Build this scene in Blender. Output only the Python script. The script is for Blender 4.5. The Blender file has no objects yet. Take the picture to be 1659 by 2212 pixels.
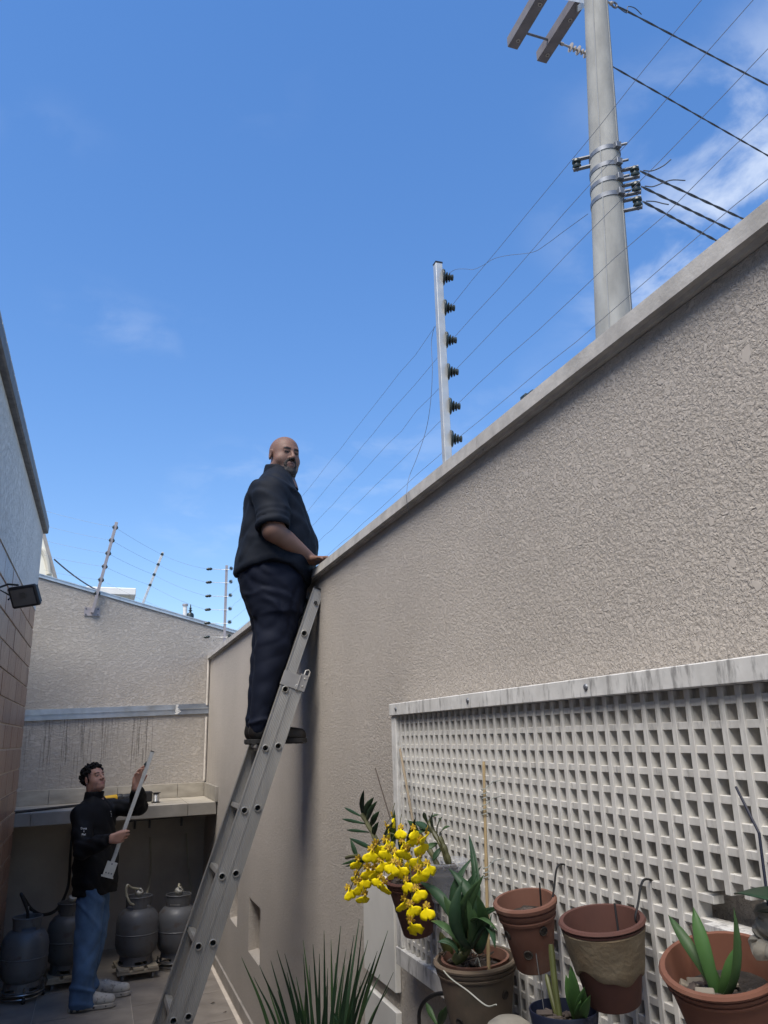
import bpy, math, random
import numpy as np
from mathutils import Vector, Matrix
random.seed(7); RNG = np.random.default_rng(7)
scene = bpy.context.scene
COL = scene.collection

# ------------------------------------------------------------------ camera
F_PX, CXP, CYP, EYE = 1700.0, 829.5, 1106.0, 1.86          # focal length and centre for a 1659 x 2212 frame
_u = Vector(((215-CXP)/F_PX, -(1605-CYP)/F_PX, -1)).normalized()   # the passage direction (+Y) seen by the camera
_d = Vector((-170, 6820)).normalized()
_s = -1/(((215-CXP)/F_PX)*_d.x + (-(1605-CYP)/F_PX)*_d.y)
_z = Vector((_s*_d.x, _s*_d.y, -1)).normalized()
if _z.y < 0: _z = -_z
_x = _u.cross(_z)
CAMROT = Matrix((_x, _u, _z))                               # world = CAMROT @ camera
cam_data = bpy.data.cameras.new('camera'); cam = bpy.data.objects.new('camera', cam_data); COL.objects.link(cam)
cam_data.sensor_fit = 'VERTICAL'; cam_data.sensor_height = 36.0; cam_data.sensor_width = 27.0
cam_data.lens = 36.0*F_PX/2212.0
cam_data.clip_start = 0.02; cam_data.clip_end = 5000
cam.matrix_world = Matrix.Translation((0, 0, EYE)) @ CAMROT.to_4x4()
scene.camera = cam
scene.render.resolution_x, scene.render.resolution_y = 768, 1024

def at(x, y, X=None, Y=None, Z=None):
    """a point of the photograph (1659 x 2212) on the plane X=, Y= or Z= of the place"""
    d = CAMROT @ Vector(((x-CXP)/F_PX, -(y-CYP)/F_PX, -1))
    t = X/d.x if X is not None else (Y/d.y if Y is not None else (Z-EYE)/d.z)
    return Vector((0, 0, EYE)) + d*t

# ------------------------------------------------------------------ world, sun, exposure
SUN_EL, SUN_AZ = math.radians(58), math.radians(229)        # azimuth clockwise from +Y: over the left-hand house, veiled by thin cloud
world = bpy.data.worlds.new('World'); scene.world = world; world.use_nodes = True
wn = world.node_tree; wn.nodes.clear()
def N(tree, typ, **kw):
    n = tree.nodes.new(typ)
    for k, v in kw.items(): setattr(n, k, v)
    return n
sky = N(wn, 'ShaderNodeTexSky', sky_type='NISHITA', sun_disc=False, sun_elevation=SUN_EL, sun_rotation=SUN_AZ)
sky.air_density = 1.0; sky.dust_density = 0.0; sky.ozone_density = 3.0
bg = N(wn, 'ShaderNodeBackground'); bg.inputs['Strength'].default_value = 0.064
out = N(wn, 'ShaderNodeOutputWorld')
# thin high cloud: wisps on a flat layer overhead, one pattern over the whole sky
tc = N(wn, 'ShaderNodeTexCoord'); sep = N(wn, 'ShaderNodeSeparateXYZ')
wn.links.new(tc.outputs['Generated'], sep.inputs[0])
mz = N(wn, 'ShaderNodeMath', operation='MAXIMUM'); mz.inputs[1].default_value = 0.0; wn.links.new(sep.outputs['Z'], mz.inputs[0])
mza = N(wn, 'ShaderNodeMath', operation='ADD'); mza.inputs[1].default_value = 0.12; wn.links.new(mz.outputs[0], mza.inputs[0])
dv = N(wn, 'ShaderNodeVectorMath', operation='DIVIDE'); wn.links.new(tc.outputs['Generated'], dv.inputs[0])
cmb = N(wn, 'ShaderNodeCombineXYZ')
for i in range(3): wn.links.new(mza.outputs[0], cmb.inputs[i])
wn.links.new(cmb.outputs[0], dv.inputs[1])
mp = N(wn, 'ShaderNodeMapping'); mp.inputs['Scale'].default_value = (1, 1, 0); mp.inputs['Location'].default_value = (11.58, 10.58, 0)
wn.links.new(dv.outputs[0], mp.inputs['Vector'])
big = N(wn, 'ShaderNodeTexNoise', noise_dimensions='3D'); big.inputs['Scale'].default_value = 0.9; big.inputs['Detail'].default_value = 2
wis = N(wn, 'ShaderNodeTexNoise', noise_dimensions='3D'); wis.inputs['Scale'].default_value = 5.6; wis.inputs['Detail'].default_value = 7
wis.inputs['Roughness'].default_value = 0.56; wis.inputs['Distortion'].default_value = 0.35
for n in (big, wis): wn.links.new(mp.outputs[0], n.inputs['Vector'])
r1 = N(wn, 'ShaderNodeMapRange', interpolation_type='SMOOTHSTEP'); r1.inputs[1].default_value = 0.50; r1.inputs[2].default_value = 0.70
r2 = N(wn, 'ShaderNodeMapRange', interpolation_type='SMOOTHSTEP'); r2.inputs[1].default_value = 0.42; r2.inputs[2].default_value = 0.68
wn.links.new(big.outputs['Fac'], r1.inputs[0]); wn.links.new(wis.outputs['Fac'], r2.inputs[0])
cm = N(wn, 'ShaderNodeMath', operation='MULTIPLY'); wn.links.new(r1.outputs[0], cm.inputs[0]); wn.links.new(r2.outputs[0], cm.inputs[1])
lowf = N(wn, 'ShaderNodeMapRange', interpolation_type='SMOOTHSTEP'); lowf.inputs[1].default_value = 0.30; lowf.inputs[2].default_value = 0.56; lowf.inputs[3].default_value = 0.10; lowf.inputs[4].default_value = 0.62; wn.links.new(sep.outputs['Z'], lowf.inputs[0])
cm2 = N(wn, 'ShaderNodeMath', operation='MULTIPLY'); wn.links.new(lowf.outputs[0], cm2.inputs[1]); wn.links.new(cm.outputs[0], cm2.inputs[0])
gam = N(wn, 'ShaderNodeGamma'); gam.inputs['Gamma'].default_value = 0.66; wn.links.new(sky.outputs[0], gam.inputs[0])
hsv = N(wn, 'ShaderNodeHueSaturation'); hsv.inputs['Hue'].default_value = 0.512; hsv.inputs['Saturation'].default_value = 1.52; hsv.inputs['Value'].default_value = 1.38; wn.links.new(gam.outputs[0], hsv.inputs['Color'])
mixc = N(wn, 'ShaderNodeMix', data_type='RGBA'); mixc.inputs['B'].default_value = (4.2, 4.5, 4.9, 1)
wn.links.new(cm2.outputs[0], mixc.inputs['Factor']); wn.links.new(hsv.outputs[0], mixc.inputs['A'])
wn.links.new(mixc.outputs['Result'], bg.inputs['Color']); wn.links.new(bg.outputs[0], out.inputs[0])

sun_data = bpy.data.lights.new('sun', 'SUN'); sun_data.energy = 1.5; sun_data.angle = math.radians(38); sun_data.color = (1.0, 0.93, 0.82)
sun = bpy.data.objects.new('sun', sun_data); COL.objects.link(sun)
_sd = Vector((math.sin(SUN_AZ)*math.cos(SUN_EL), math.cos(SUN_AZ)*math.cos(SUN_EL), math.sin(SUN_EL)))
sun.rotation_euler = _sd.to_track_quat('Z', 'Y').to_euler(); sun.location = _sd*30

scene.view_settings.view_transform = 'Standard'; scene.view_settings.look = 'None'
scene.view_settings.gamma = 1.0; scene.view_settings.use_curve_mapping = False
scene.view_settings.exposure = 1.97
scene.cycles.max_bounces = 10; scene.cycles.diffuse_bounces = 6

# ------------------------------------------------------------------ materials
MATS = {}
def mat(name, col, rough=0.7, metal=0.0, var=0.12, vscale=8.0, bump=0.0, bscale=60.0, bdist=0.002, spec=0.5, col2=None, detail=4.0, trans=0.0, sub=0.0, coat=0.0, rvar=0.0, stretch=(1, 1, 1), thr=None):
    if name in MATS: return MATS[name]
    m = bpy.data.materials.new(name); m.use_nodes = True; t = m.node_tree
    b = t.nodes['Principled BSDF']; MATS[name] = m
    b.inputs['Roughness'].default_value = rough; b.inputs['Metallic'].default_value = metal
    b.inputs['Specular IOR Level'].default_value = spec
    if trans: b.inputs['Transmission Weight'].default_value = trans
    if coat: b.inputs['Coat Weight'].default_value = coat
    if sub:
        b.inputs['Subsurface Weight'].default_value = sub; b.inputs['Subsurface Radius'].default_value = (0.012, 0.005, 0.003); b.inputs['Subsurface Scale'].default_value = 1.0
    tcn = N(t, 'ShaderNodeTexCoord'); mpn = N(t, 'ShaderNodeMapping'); mpn.inputs['Scale'].default_value = stretch
    t.links.new(tcn.outputs['Object'], mpn.inputs['Vector'])
    nz = N(t, 'ShaderNodeTexNoise'); nz.inputs['Scale'].default_value = vscale; nz.inputs['Detail'].default_value = detail
    t.links.new(mpn.outputs[0], nz.inputs['Vector'])
    mr = N(t, 'ShaderNodeMapRange'); mr.inputs[1].default_value = 0.3 if thr is None else thr[0]; mr.inputs[2].default_value = 0.7 if thr is None else thr[1]
    t.links.new(nz.outputs['Fac'], mr.inputs[0])
    mx = N(t, 'ShaderNodeMix', data_type='RGBA')
    c1 = tuple(c*(1-var) for c in col); c2 = tuple(min(1, c*(1+var)) for c in col) if col2 is None else col2
    mx.inputs['A'].default_value = (*c1, 1); mx.inputs['B'].default_value = (*c2, 1)
    t.links.new(mr.outputs[0], mx.inputs['Factor']); t.links.new(mx.outputs['Result'], b.inputs['Base Color'])
    if rvar:
        rr = N(t, 'ShaderNodeMapRange'); rr.inputs[1].default_value = 0.3; rr.inputs[2].default_value = 0.7
        rr.inputs[3].default_value = max(0.02, rough-rvar); rr.inputs[4].default_value = min(1, rough+rvar)
        n3 = N(t, 'ShaderNodeTexNoise'); n3.inputs['Scale'].default_value = vscale*2.3; n3.inputs['Detail'].default_value = 5
        t.links.new(mpn.outputs[0], n3.inputs['Vector']); t.links.new(n3.outputs['Fac'], rr.inputs[0]); t.links.new(rr.outputs[0], b.inputs['Roughness'])
    if bump:
        n2 = N(t, 'ShaderNodeTexNoise'); n2.inputs['Scale'].default_value = bscale; n2.inputs['Detail'].default_value = 6
        t.links.new(mpn.outputs[0], n2.inputs['Vector'])
        bp = N(t, 'ShaderNodeBump'); bp.inputs['Strength'].default_value = bump; bp.inputs['Distance'].default_value = bdist
        t.links.new(n2.outputs['Fac'], bp.inputs['Height']); t.links.new(bp.outputs[0], b.inputs['Normal'])
    return m

def bsdf(m): return m.node_tree.nodes['Principled BSDF']

def stucco(name, col, plate=34.0, grain=130.0, dist=0.004, stretch=(1, 1, 1), stains=None, flat=0.5, strength=1.0, warm=None):
    """trowelled textured render: flat plates with broken edges and grains between; rain stains keep their own shape"""
    m = bpy.data.materials.new(name); m.use_nodes = True; t = m.node_tree; b = t.nodes['Principled BSDF']; MATS[name] = m
    b.inputs['Roughness'].default_value = 0.88; b.inputs['Specular IOR Level'].default_value = 0.25
    L = t.links.new
    tcn = N(t, 'ShaderNodeTexCoord'); mpn = N(t, 'ShaderNodeMapping'); mpn.inputs['Scale'].default_value = stretch
    L(tcn.outputs['Object'], mpn.inputs['Vector'])
    def noise(sc, det, dis=0.0, src=None, rough=0.5):
        n = N(t, 'ShaderNodeTexNoise'); n.inputs['Scale'].default_value = sc; n.inputs['Detail'].default_value = det; n.inputs['Distortion'].default_value = dis
        n.inputs['Roughness'].default_value = rough
        L((src or mpn).outputs[0], n.inputs['Vector']); return n
    def rng(n, a, bb, lo=0.0, hi=1.0, smooth=True):
        r = N(t, 'ShaderNodeMapRange'); r.interpolation_type = 'SMOOTHSTEP' if smooth else 'LINEAR'
        r.inputs[1].default_value = a; r.inputs[2].default_value = bb; r.inputs[3].default_value = lo; r.inputs[4].default_value = hi
        L(n.outputs[0], r.inputs[0]); return r
    def op(o, a, bb):
        n = N(t, 'ShaderNodeMath', operation=o)
        for i, v in enumerate((a, bb)):
            if isinstance(v, (int, float)): n.inputs[i].default_value = v
            else: L(v.outputs[0], n.inputs[i])
        return n
    p1 = rng(noise(plate, 3.0, 0.5, rough=0.6), flat-0.015, flat+0.03)          # plates
    p2 = rng(noise(plate*2.1, 3.0, 0.8, rough=0.65), 0.47, 0.53)                # smaller islands
    gr = rng(noise(grain, 4.0, 0.4, rough=0.6), 0.36, 0.62)                     # grains in the hollows
    lows = op('ADD', op('MULTIPLY', p2, 0.38), op('MULTIPLY', gr, 0.34))
    hgt = op('MAXIMUM', op('MULTIPLY', p1, 0.92), lows)
    hgt = op('ADD', hgt, op('MULTIPLY', noise(plate*0.25, 2.0), 0.5))
    bp = N(t, 'ShaderNodeBump'); bp.inputs['Strength'].default_value = strength; bp.inputs['Distance'].default_value = dist
    L(hgt.outputs[0], bp.inputs['Height']); L(bp.outputs[0], b.inputs['Normal'])
    big = rng(noise(1.1, 5.0), 0.3, 0.7, smooth=False)
    mx = N(t, 'ShaderNodeMix', data_type='RGBA'); mx.inputs['A'].default_value = (*[c*0.92 for c in col], 1); mx.inputs['B'].default_value = (*[c*1.07 for c in col], 1)
    L(big.outputs[0], mx.inputs['Factor']); last = mx
    # hollows between the plates slightly darker, broken up by noise
    dm = N(t, 'ShaderNodeMix', data_type='RGBA'); dm.blend_type = 'MULTIPLY'; dm.inputs['B'].default_value = (0.93, 0.925, 0.92, 1)
    inv = op('MULTIPLY', op('SUBTRACT', 1.0, p1), rng(noise(grain*0.6, 3.0), 0.4, 0.62))
    L(inv.outputs[0], dm.inputs['Factor']); L(last.outputs['Result'], dm.inputs['A']); last = dm
    if stains:
        sx, z_top, length, amount, axis, lo, hi = stains
        sp = N(t, 'ShaderNodeSeparateXYZ'); L(tcn.outputs['Object'], sp.inputs[0])
        zz = N(t, 'ShaderNodeMath', operation='SUBTRACT'); zz.inputs[0].default_value = z_top; L(sp.outputs['Z'], zz.inputs[1])   # distance below the drip edge
        cmbn = N(t, 'ShaderNodeCombineXYZ'); L(sp.outputs[axis], cmbn.inputs[0])
        zq = op('MULTIPLY', zz, 0.03); L(zq.outputs[0], cmbn.inputs[2])
        st = noise(sx, 3.0, 0.0, src=cmbn, rough=0.7); line = op('MULTIPLY', rng(st, 0.50, 0.57), rng(noise(7.0, 2.0, src=cmbn), 0.40, 0.56))
        cm_b = N(t, 'ShaderNodeCombineXYZ'); L(sp.outputs[axis], cm_b.inputs[0])
        ln = noise(sx*0.7, 1.0, src=cm_b); lenr = rng(ln, 0.3, 0.7, 0.25*length, 1.2*length, False)
        fade = N(t, 'ShaderNodeMath', operation='DIVIDE'); L(zz.outputs[0], fade.inputs[0]); L(lenr.outputs[0], fade.inputs[1])
        fr = rng(fade, 0.55, 1.0, 1.0, 0.0)
        above = rng(zz, -0.001, 0.004)
        reg = N(t, 'ShaderNodeMapRange'); reg.interpolation_type = 'SMOOTHSTEP'
        reg.inputs[1].default_value = lo; reg.inputs[2].default_value = hi; reg.inputs[3].default_value = 1.0; reg.inputs[4].default_value = 0.12
        L(sp.outputs[axis], reg.inputs[0])
        a = op('MULTIPLY', op('MULTIPLY', line, fr), op('MULTIPLY', above, reg)); a = op('MULTIPLY', a, op('MULTIPLY', rng(noise(90.0, 3.0), 0.3, 0.6, 0.45, 1.0), amount))
        sm = N(t, 'ShaderNodeMix', data_type='RGBA'); sm.inputs['B'].default_value = (0.045, 0.042, 0.036, 1)
        L(a.outputs[0], sm.inputs['Factor']); L(last.outputs['Result'], sm.inputs['A']); last = sm
    L(last.outputs['Result'], b.inputs['Base Color'])
    return m

# ------------------------------------------------------------------ mesh building
class MB:
    def __init__(self): self.v = []; self.f = []
    def add(self, vs, fs):
        o = len(self.v); self.v += [tuple(p) for p in vs]; self.f += [tuple(i+o for i in q) for q in fs]; return self
    def box(self, lo, hi):
        x0, y0, z0 = lo; x1, y1, z1 = hi
        return self.add([(x0,y0,z0),(x1,y0,z0),(x1,y1,z0),(x0,y1,z0),(x0,y0,z1),(x1,y0,z1),(x1,y1,z1),(x0,y1,z1)],
                        [(0,3,2,1),(4,5,6,7),(0,1,5,4),(1,2,6,5),(2,3,7,6),(3,0,4,7)])
    def cbox(self, c, s, M=None):
        """box of size s round c, turned by the 3x3 matrix M"""
        vs = []
        for dz in (-.5, .5):
            for dx, dy in ((-.5,-.5),(.5,-.5),(.5,.5),(-.5,.5)):
                p = Vector((dx*s[0], dy*s[1], dz*s[2])); vs.append(Vector(c) + (M @ p if M else p))
        return self.add(vs, [(0,3,2,1),(4,5,6,7),(0,1,5,4),(1,2,6,5),(2,3,7,6),(3,0,4,7)])
    def bar(self, a, b, w, h, up=(0,0,1)):
        """beam from a to b, w across, h along up"""
        a, b = Vector(a), Vector(b); d = (b-a); l = d.length; d.normalize()
        s = d.cross(Vector(up)); s.normalize(); u = s.cross(d)
        M = Matrix((s, d, u)).transposed()
        return self.cbox((a+b)/2, (w, l, h), M)
    def ring(self, pts): o = len(self.v); self.v += [tuple(p) for p in pts]; return list(range(o, o+len(pts)))
    def tube(self, pts, r, n=8, caps=True, closed=False):
        pts = [Vector(p) for p in pts]; m = len(pts)
        rs = r if hasattr(r, '__len__') else [r]*m
        t0 = (pts[1]-pts[0]).normalized(); ref = Vector((0,0,1)) if abs(t0.z) < 0.9 else Vector((1,0,0))
        s = t0.cross(ref).normalized(); rings = []
        for i, p in enumerate(pts):
            if closed: tg = pts[(i+1) % m]-pts[i-1]
            else: tg = pts[min(i+1, m-1)]-pts[max(i-1, 0)]
            if tg.length < 1e-9: tg = t0
            tg.normalize(); s = s - tg*s.dot(tg)
            s = s.normalized() if s.length > 1e-6 else tg.orthogonal().normalized(); u = tg.cross(s)
            rings.append(self.ring([p + (s*math.cos(2*math.pi*k/n)+u*math.sin(2*math.pi*k/n))*rs[i] for k in range(n)]))
        rr = rings+[rings[0]] if closed else rings
        for A, B in zip(rr, rr[1:]):
            for k in range(n): self.f.append((A[k], A[(k+1) % n], B[(k+1) % n], B[k]))
        if caps and not closed: self.f.append(tuple(reversed(rings[0]))); self.f.append(tuple(rings[-1]))
        return self
    def lathe(self, prof, n=24, M=None, c=(0,0,0)):
        """prof: (r, z) pairs turned about the local z axis, moved by M (3x3) and c"""
        rings = []; c = Vector(c)
        for r, z in prof:
            pts = [Vector((max(r, 1e-5)*math.cos(2*math.pi*k/n), max(r, 1e-5)*math.sin(2*math.pi*k/n), z)) for k in range(n)]
            rings.append(self.ring([c + (M @ p if M else p) for p in pts]))
        for A, B in zip(rings, rings[1:]):
            for k in range(n): self.f.append((A[k], A[(k+1) % n], B[(k+1) % n], B[k]))
        return self
    def prism(self, poly, d, fn):
        """polygon of 2-D points made solid: fn(u, v, t) -> point, t in 0..d"""
        n = len(poly); o = len(self.v)
        self.v += [tuple(fn(u, v, 0)) for u, v in poly] + [tuple(fn(u, v, d)) for u, v in poly]
        self.f.append(tuple(o+i for i in reversed(range(n)))); self.f.append(tuple(o+n+i for i in range(n)))
        for i in range(n): j = (i+1) % n; self.f.append((o+i, o+j, o+n+j, o+n+i))
        return self
    def mesh(self, name, m, smooth=False, org=(0,0,0), bevel=0.0):
        me = bpy.data.meshes.new(name); o = Vector(org)
        me.from_pydata([tuple(Vector(p)-o) for p in self.v], [], self.f); me.materials.append(m)
        finish(me, smooth, bevel); return me
    def build(self, name, m, parent=None, smooth=False, bevel=0.0):
        return link(name, self.mesh(name, m, smooth, base(parent), bevel), parent)

import bmesh
def finish(me, smooth=False, bevel=0.0, angle=35):
    bm = bmesh.new(); bm.from_mesh(me)
    bmesh.ops.recalc_face_normals(bm, faces=bm.faces)
    if bevel: bmesh.ops.bevel(bm, geom=list(bm.edges), offset=bevel, segments=1, affect='EDGES', clamp_overlap=True)
    if smooth:
        lim = math.radians(angle)
        for f in bm.faces: f.smooth = True
        for e in bm.edges:
            if len(e.link_faces) == 2 and e.calc_face_angle(0) > lim: e.smooth = False
    bm.to_mesh(me); bm.free(); me.update()

def base(parent):
    p = parent; o = Vector((0,0,0))
    while p is not None: o += p.location; p = p.parent
    return o
def link(name, me, parent=None, loc=(0,0,0)):
    o = bpy.data.objects.new(name, me); COL.objects.link(o); o.parent = parent; o.location = loc; return o
def tag(o, label=None, cat=None, group=None, kind=None):
    if label: o['label'] = label
    if cat: o['category'] = cat
    if group: o['group'] = group
    if kind: o['kind'] = kind
    return o
def thing(name, loc, label, cat, group=None):
    o = bpy.data.objects.new(name, None); COL.objects.link(o); o.location = loc; o.empty_display_size = 0.05
    return tag(o, label, cat, group)
def spline(pts, n=8):
    """smooth curve through points (Catmull-Rom)"""
    P = [Vector(p) for p in pts]; P = [P[0]*2-P[1]] + P + [P[-1]*2-P[-2]]; out_ = []
    for i in range(1, len(P)-2):
        for k in range(n):
            t = k/n; a, b, c, d = P[i-1], P[i], P[i+1], P[i+2]
            out_.append(0.5*((2*b)+(c-a)*t+(2*a-5*b+4*c-d)*t*t+(3*b-a-3*c+d)*t**3))
    out_.append(P[-2]); return out_
def sag(a, b, s, n=12):
    a, b = Vector(a), Vector(b)
    return [a.lerp(b, i/n) + Vector((0,0,-4*s*(i/n)*(1-i/n))) for i in range(n+1)]

# ================================================================== the setting
WX = 1.07                                                    # face of the right-hand wall
def back_y(x): return 8.59 + 0.145*x                         # face of the back wall
def front_y(x): return 7.69 + 0.145*x                        # front of the counter
BN = Vector((0.145, -1, 0)).normalized()                     # back wall's outward direction
M_BEIGE = stucco('beige_render', (0.462, 0.421, 0.380), 36, 115, 0.0044, flat=0.60, stains=(26.0, 1.80, 1.3, 0.30, 'Y', 6.6, 4.9))
M_BACK = stucco('back_render', (0.48, 0.44, 0.395), 30, 95, 0.005, stretch=(1, 1, 1.5), stains=(75.0, 2.10, 0.75, 0.62, 'X', 0.30, 0.42), flat=0.53)
M_GREYST = stucco('grey_render', (0.72, 0.72, 0.70), 55, 120, 0.007, stretch=(1, 1, 0.45), flat=0.5)
M_CONC = mat('coping_concrete', (0.40, 0.385, 0.365), 0.85, var=0.22, vscale=14, bump=0.5, bscale=90, bdist=0.002, detail=8)
M_MORTAR = mat('mortar', (0.60, 0.53, 0.45), 0.9, bump=0.4, bscale=150)
M_ZINC = mat('zinc_flashing', (0.42, 0.45, 0.48), 0.42, metal=0.75, var=0.2, vscale=7, bump=0.25, bscale=9, bdist=0.006, rvar=0.14)
M_STONE = mat('travertine', (0.36, 0.325, 0.27), 0.5, var=0.2, vscale=5, col2=(0.48, 0.44, 0.37), detail=8, bump=0.12, bscale=60, rvar=0.1, stretch=(1, 2.5, 3))
M_CREAM = mat('cream_paint', (0.80, 0.76, 0.64), 0.8, var=0.05, vscale=3, bump=0.15, bscale=80)
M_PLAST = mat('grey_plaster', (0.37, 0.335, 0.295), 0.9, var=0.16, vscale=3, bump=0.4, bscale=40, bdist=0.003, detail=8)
M_ROOF = mat('roof_tile', (0.30, 0.16, 0.10), 0.85, var=0.25, vscale=12)
M_DARKMETAL = mat('dark_gutter', (0.12, 0.125, 0.135), 0.6, metal=0.1, var=0.3, vscale=20, bump=0.2, bscale=50)

# ---- ground and paved floor
g = MB().box((-300, -300, -0.5), (300, 300, -0.035)).build('ground', mat('street_asphalt', (0.16, 0.155, 0.15), 0.9, var=0.2, vscale=3, bump=0.4, bscale=120)); tag(g, kind='structure')
fl = MB().box((-1.3, -4.0, -0.03), (1.07, 8.9, -0.006)).build('floor', M_MORTAR); tag(fl, kind='structure')
M_FTILE = [mat('floor_tile_%s' % k, c, 0.5, var=0.22, vscale=4.5, detail=9, bump=0.1, bscale=25, rvar=0.12) for k, c in
           (('a', (0.29, 0.255, 0.22)), ('b', (0.265, 0.232, 0.20)), ('c', (0.31, 0.275, 0.235)))]
S = 0.67
def ftile(cols):
    a, b = cols; e = 0.0022; sh = 0.16
    m = MB(); P = [(a+e, e+sh*(a+e)), (b-e, e+sh*(b-e)), (b-e, S-e+sh*(b-e)), (a+e, S-e+sh*(a+e))]
    m.prism(P, 0.016, lambda u, v, t: (u, v, -0.016+t)); return m
cols = [(-0.965, -0.318), (-0.318, 0.352), (0.352, 1.022)]
cols[0] = (-0.988, -0.318)
shared = {}
for ci, c in enumerate(cols):
    for k in range(-9, 2):
        vi = (ci*5+k*3) % 3; key = (ci, vi)
        if key not in shared: shared[key] = ftile(c).mesh('floor_tile', M_FTILE[vi])
        link('floor_tile', shared[key], fl, (0, 7.40+S*k, random.uniform(-0.0008, 0.0008)))

# ---- right-hand boundary wall
bw = thing('boundary_wall', (WX, 2.5, 0), 'tall beige textured wall with concrete coping along the right side', 'wall')
def wall_face(y0, y1, z0, z1, holes, depth):
    m = MB(); ys = sorted({y0, y1, *[h[0] for h in holes], *[h[1] for h in holes]}); zs = sorted({z0, z1, *[h[2] for h in holes], *[h[3] for h in holes]})
    for a, b in zip(ys, ys[1:]):
        for c, d in zip(zs, zs[1:]):
            if any(h[0] <= a and b <= h[1] and h[2] <= c and d <= h[3] for h in holes): continue
            m.add([(WX, a, c), (WX, b, c), (WX, b, d), (WX, a, d)], [(0, 3, 2, 1)])
    for a, b, c, d in holes:
        X = WX+depth; s = 0.012                                # recess with a sloping sill
        m.add([(WX, a, c), (WX, b, c), (WX, b, d), (WX, a, d), (X, a, c+s), (X, b, c+s), (X, b, d), (X, a, d)],
              [(4, 7, 6, 5), (0, 4, 5, 1), (1, 5, 6, 2), (2, 6, 7, 3), (3, 7, 4, 0)])
    m.add([(WX, y0, z1), (WX, y1, z1), (1.25, y1, z1), (1.25, y0, z1)], [(0, 1, 2, 3)])
    m.add([(1.25, y0, z0), (1.25, y1, z0), (1.25, y1, z1), (1.25, y0, z1)], [(0, 1, 2, 3)])
    m.add([(WX, y0, z0), (1.25, y0, z0), (1.25, y0, z1), (WX, y0, z1)], [(0, 1, 2, 3)])
    return m
wall_face(-2.6, 8.735, -0.03, 2.695, [(5.63, 6.06, 0.45, 0.79), (6.56, 6.92, 0.50, 0.86)], 0.07).build('rendered_face', M_BEIGE, bw)
y = -2.6
for ln in (2.35, 2.3, 2.42, 2.2, 2.32):
    y1 = min(y+ln, 8.73)
    if y1-y < 0.2: break
    m = MB(); e = 0.0015
    prof = [(1.035, 2.702), (1.037, 2.745), (1.15, 2.757), (1.275, 2.745), (1.277, 2.702), (1.258, 2.704), (1.254, 2.697), (1.058, 2.697), (1.054, 2.704)]
    m.prism(prof, y1-y-2*e, lambda u, v, t, y=y: (u, y+e+t, v)); m.build('coping', M_CONC, bw)
    y = y1
MB().box((1.052, -2.6, 0.0), (1.0695, 7.84, 0.085)).build('skirting', mat('skirting_stone', (0.33, 0.30, 0.27), 0.6, var=0.2, vscale=6), bw, bevel=0.003)

# ---- back wall with sloping top, zinc band and cap
bk = thing('back_wall', (0.2, back_y(0.2), 0), 'grey-beige textured end wall with sloping zinc-capped top', 'wall')
def top_z(x): return 3.51 - 0.242*(x+0.709)
def on_back(x, z, off=0.0): return Vector((x, back_y(x), z)) + BN*off
m = MB()
X0, X1 = -1.30, 3.4
poly = [(X0, -0.03), (X1, -0.03), (X1, top_z(X1)), (X0, top_z(X0))]
m.prism(poly, 0.18, lambda u, v, t: on_back(u, v, -t)); m.build('rendered_face', M_BACK, bk)
def strip(m, x0, x1, z0, z1, d0, d1, n=1):                    # z0/z1: functions of x
    for i in range(n):
        a, b = x0+(x1-x0)*i/n, x0+(x1-x0)*(i+1)/n
        p = [on_back(a, z0(a), d0), on_back(b, z0(b), d0), on_back(b, z1(b), d0), on_back(a, z1(a), d0),
             on_back(a, z0(a), d1), on_back(b, z0(b), d1), on_back(b, z1(b), d1), on_back(a, z1(a), d1)]
        m.add(p, [(0, 3, 2, 1), (4, 5, 6, 7), (0, 1, 5, 4), (1, 2, 6, 5), (2, 3, 7, 6), (3, 0, 4, 7)])
    return m
zb = lambda x: 2.10+0.032*x
zm = lambda x: 2.155+0.032*x
zt = lambda x: 2.203+0.032*x
band = strip(MB(), -1.28, 0.74, zb, zt, 0.001, 0.016).build('zinc_band', M_ZINC, bk)
strip(MB(), -1.28, 0.742, lambda x: zm(x)-0.004, lambda x: zm(x)+0.004, 0.012, 0.022).build('seam', M_ZINC, band)
band2 = strip(MB(), 0.742, 1.066, zb, zt, 0.002, 0.018).build('zinc_band', mat('zinc_blue', (0.33, 0.37, 0.43), 0.45, metal=0.75, var=0.2, vscale=7, rvar=0.12), bk)
strip(MB(), 0.744, 1.066, lambda x: zm(x)-0.004, lambda x: zm(x)+0.004, 0.012, 0.024).build('seam', M_ZINC, band2)
m = MB()                                                       # white sealant smear across the joint
for i in range(26):
    u = 0.742+random.gauss(0, 0.012); v = random.uniform(zb(u)+0.006, zt(u)-0.006)
    strip(m, u-random.uniform(.004, .014), u+random.uniform(.004, .014), lambda x, v=v: v-0.006, lambda x, v=v: v+0.006, 0.012, 0.0205+random.uniform(0, .003))
m.build('sealant', mat('white_sealant', (0.72, 0.71, 0.68), 0.6), bk)
M_CAP = mat('pale_zinc', (0.55, 0.60, 0.64), 0.4, metal=0.5, var=0.12, vscale=9, rvar=0.1)
for a, b in ((-1.3, 0.1), (0.1, 1.45), (1.45, 3.4)):
    m = MB(); strip(m, a, b-0.004, lambda x: top_z(x)-0.028, lambda x: top_z(x)-0.001, 0.002, 0.014)
    strip(m, a, b-0.004, lambda x: top_z(x), lambda x: top_z(x)+0.010, -0.20, 0.020); m.build('top_flashing', M_CAP, bk)
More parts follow.
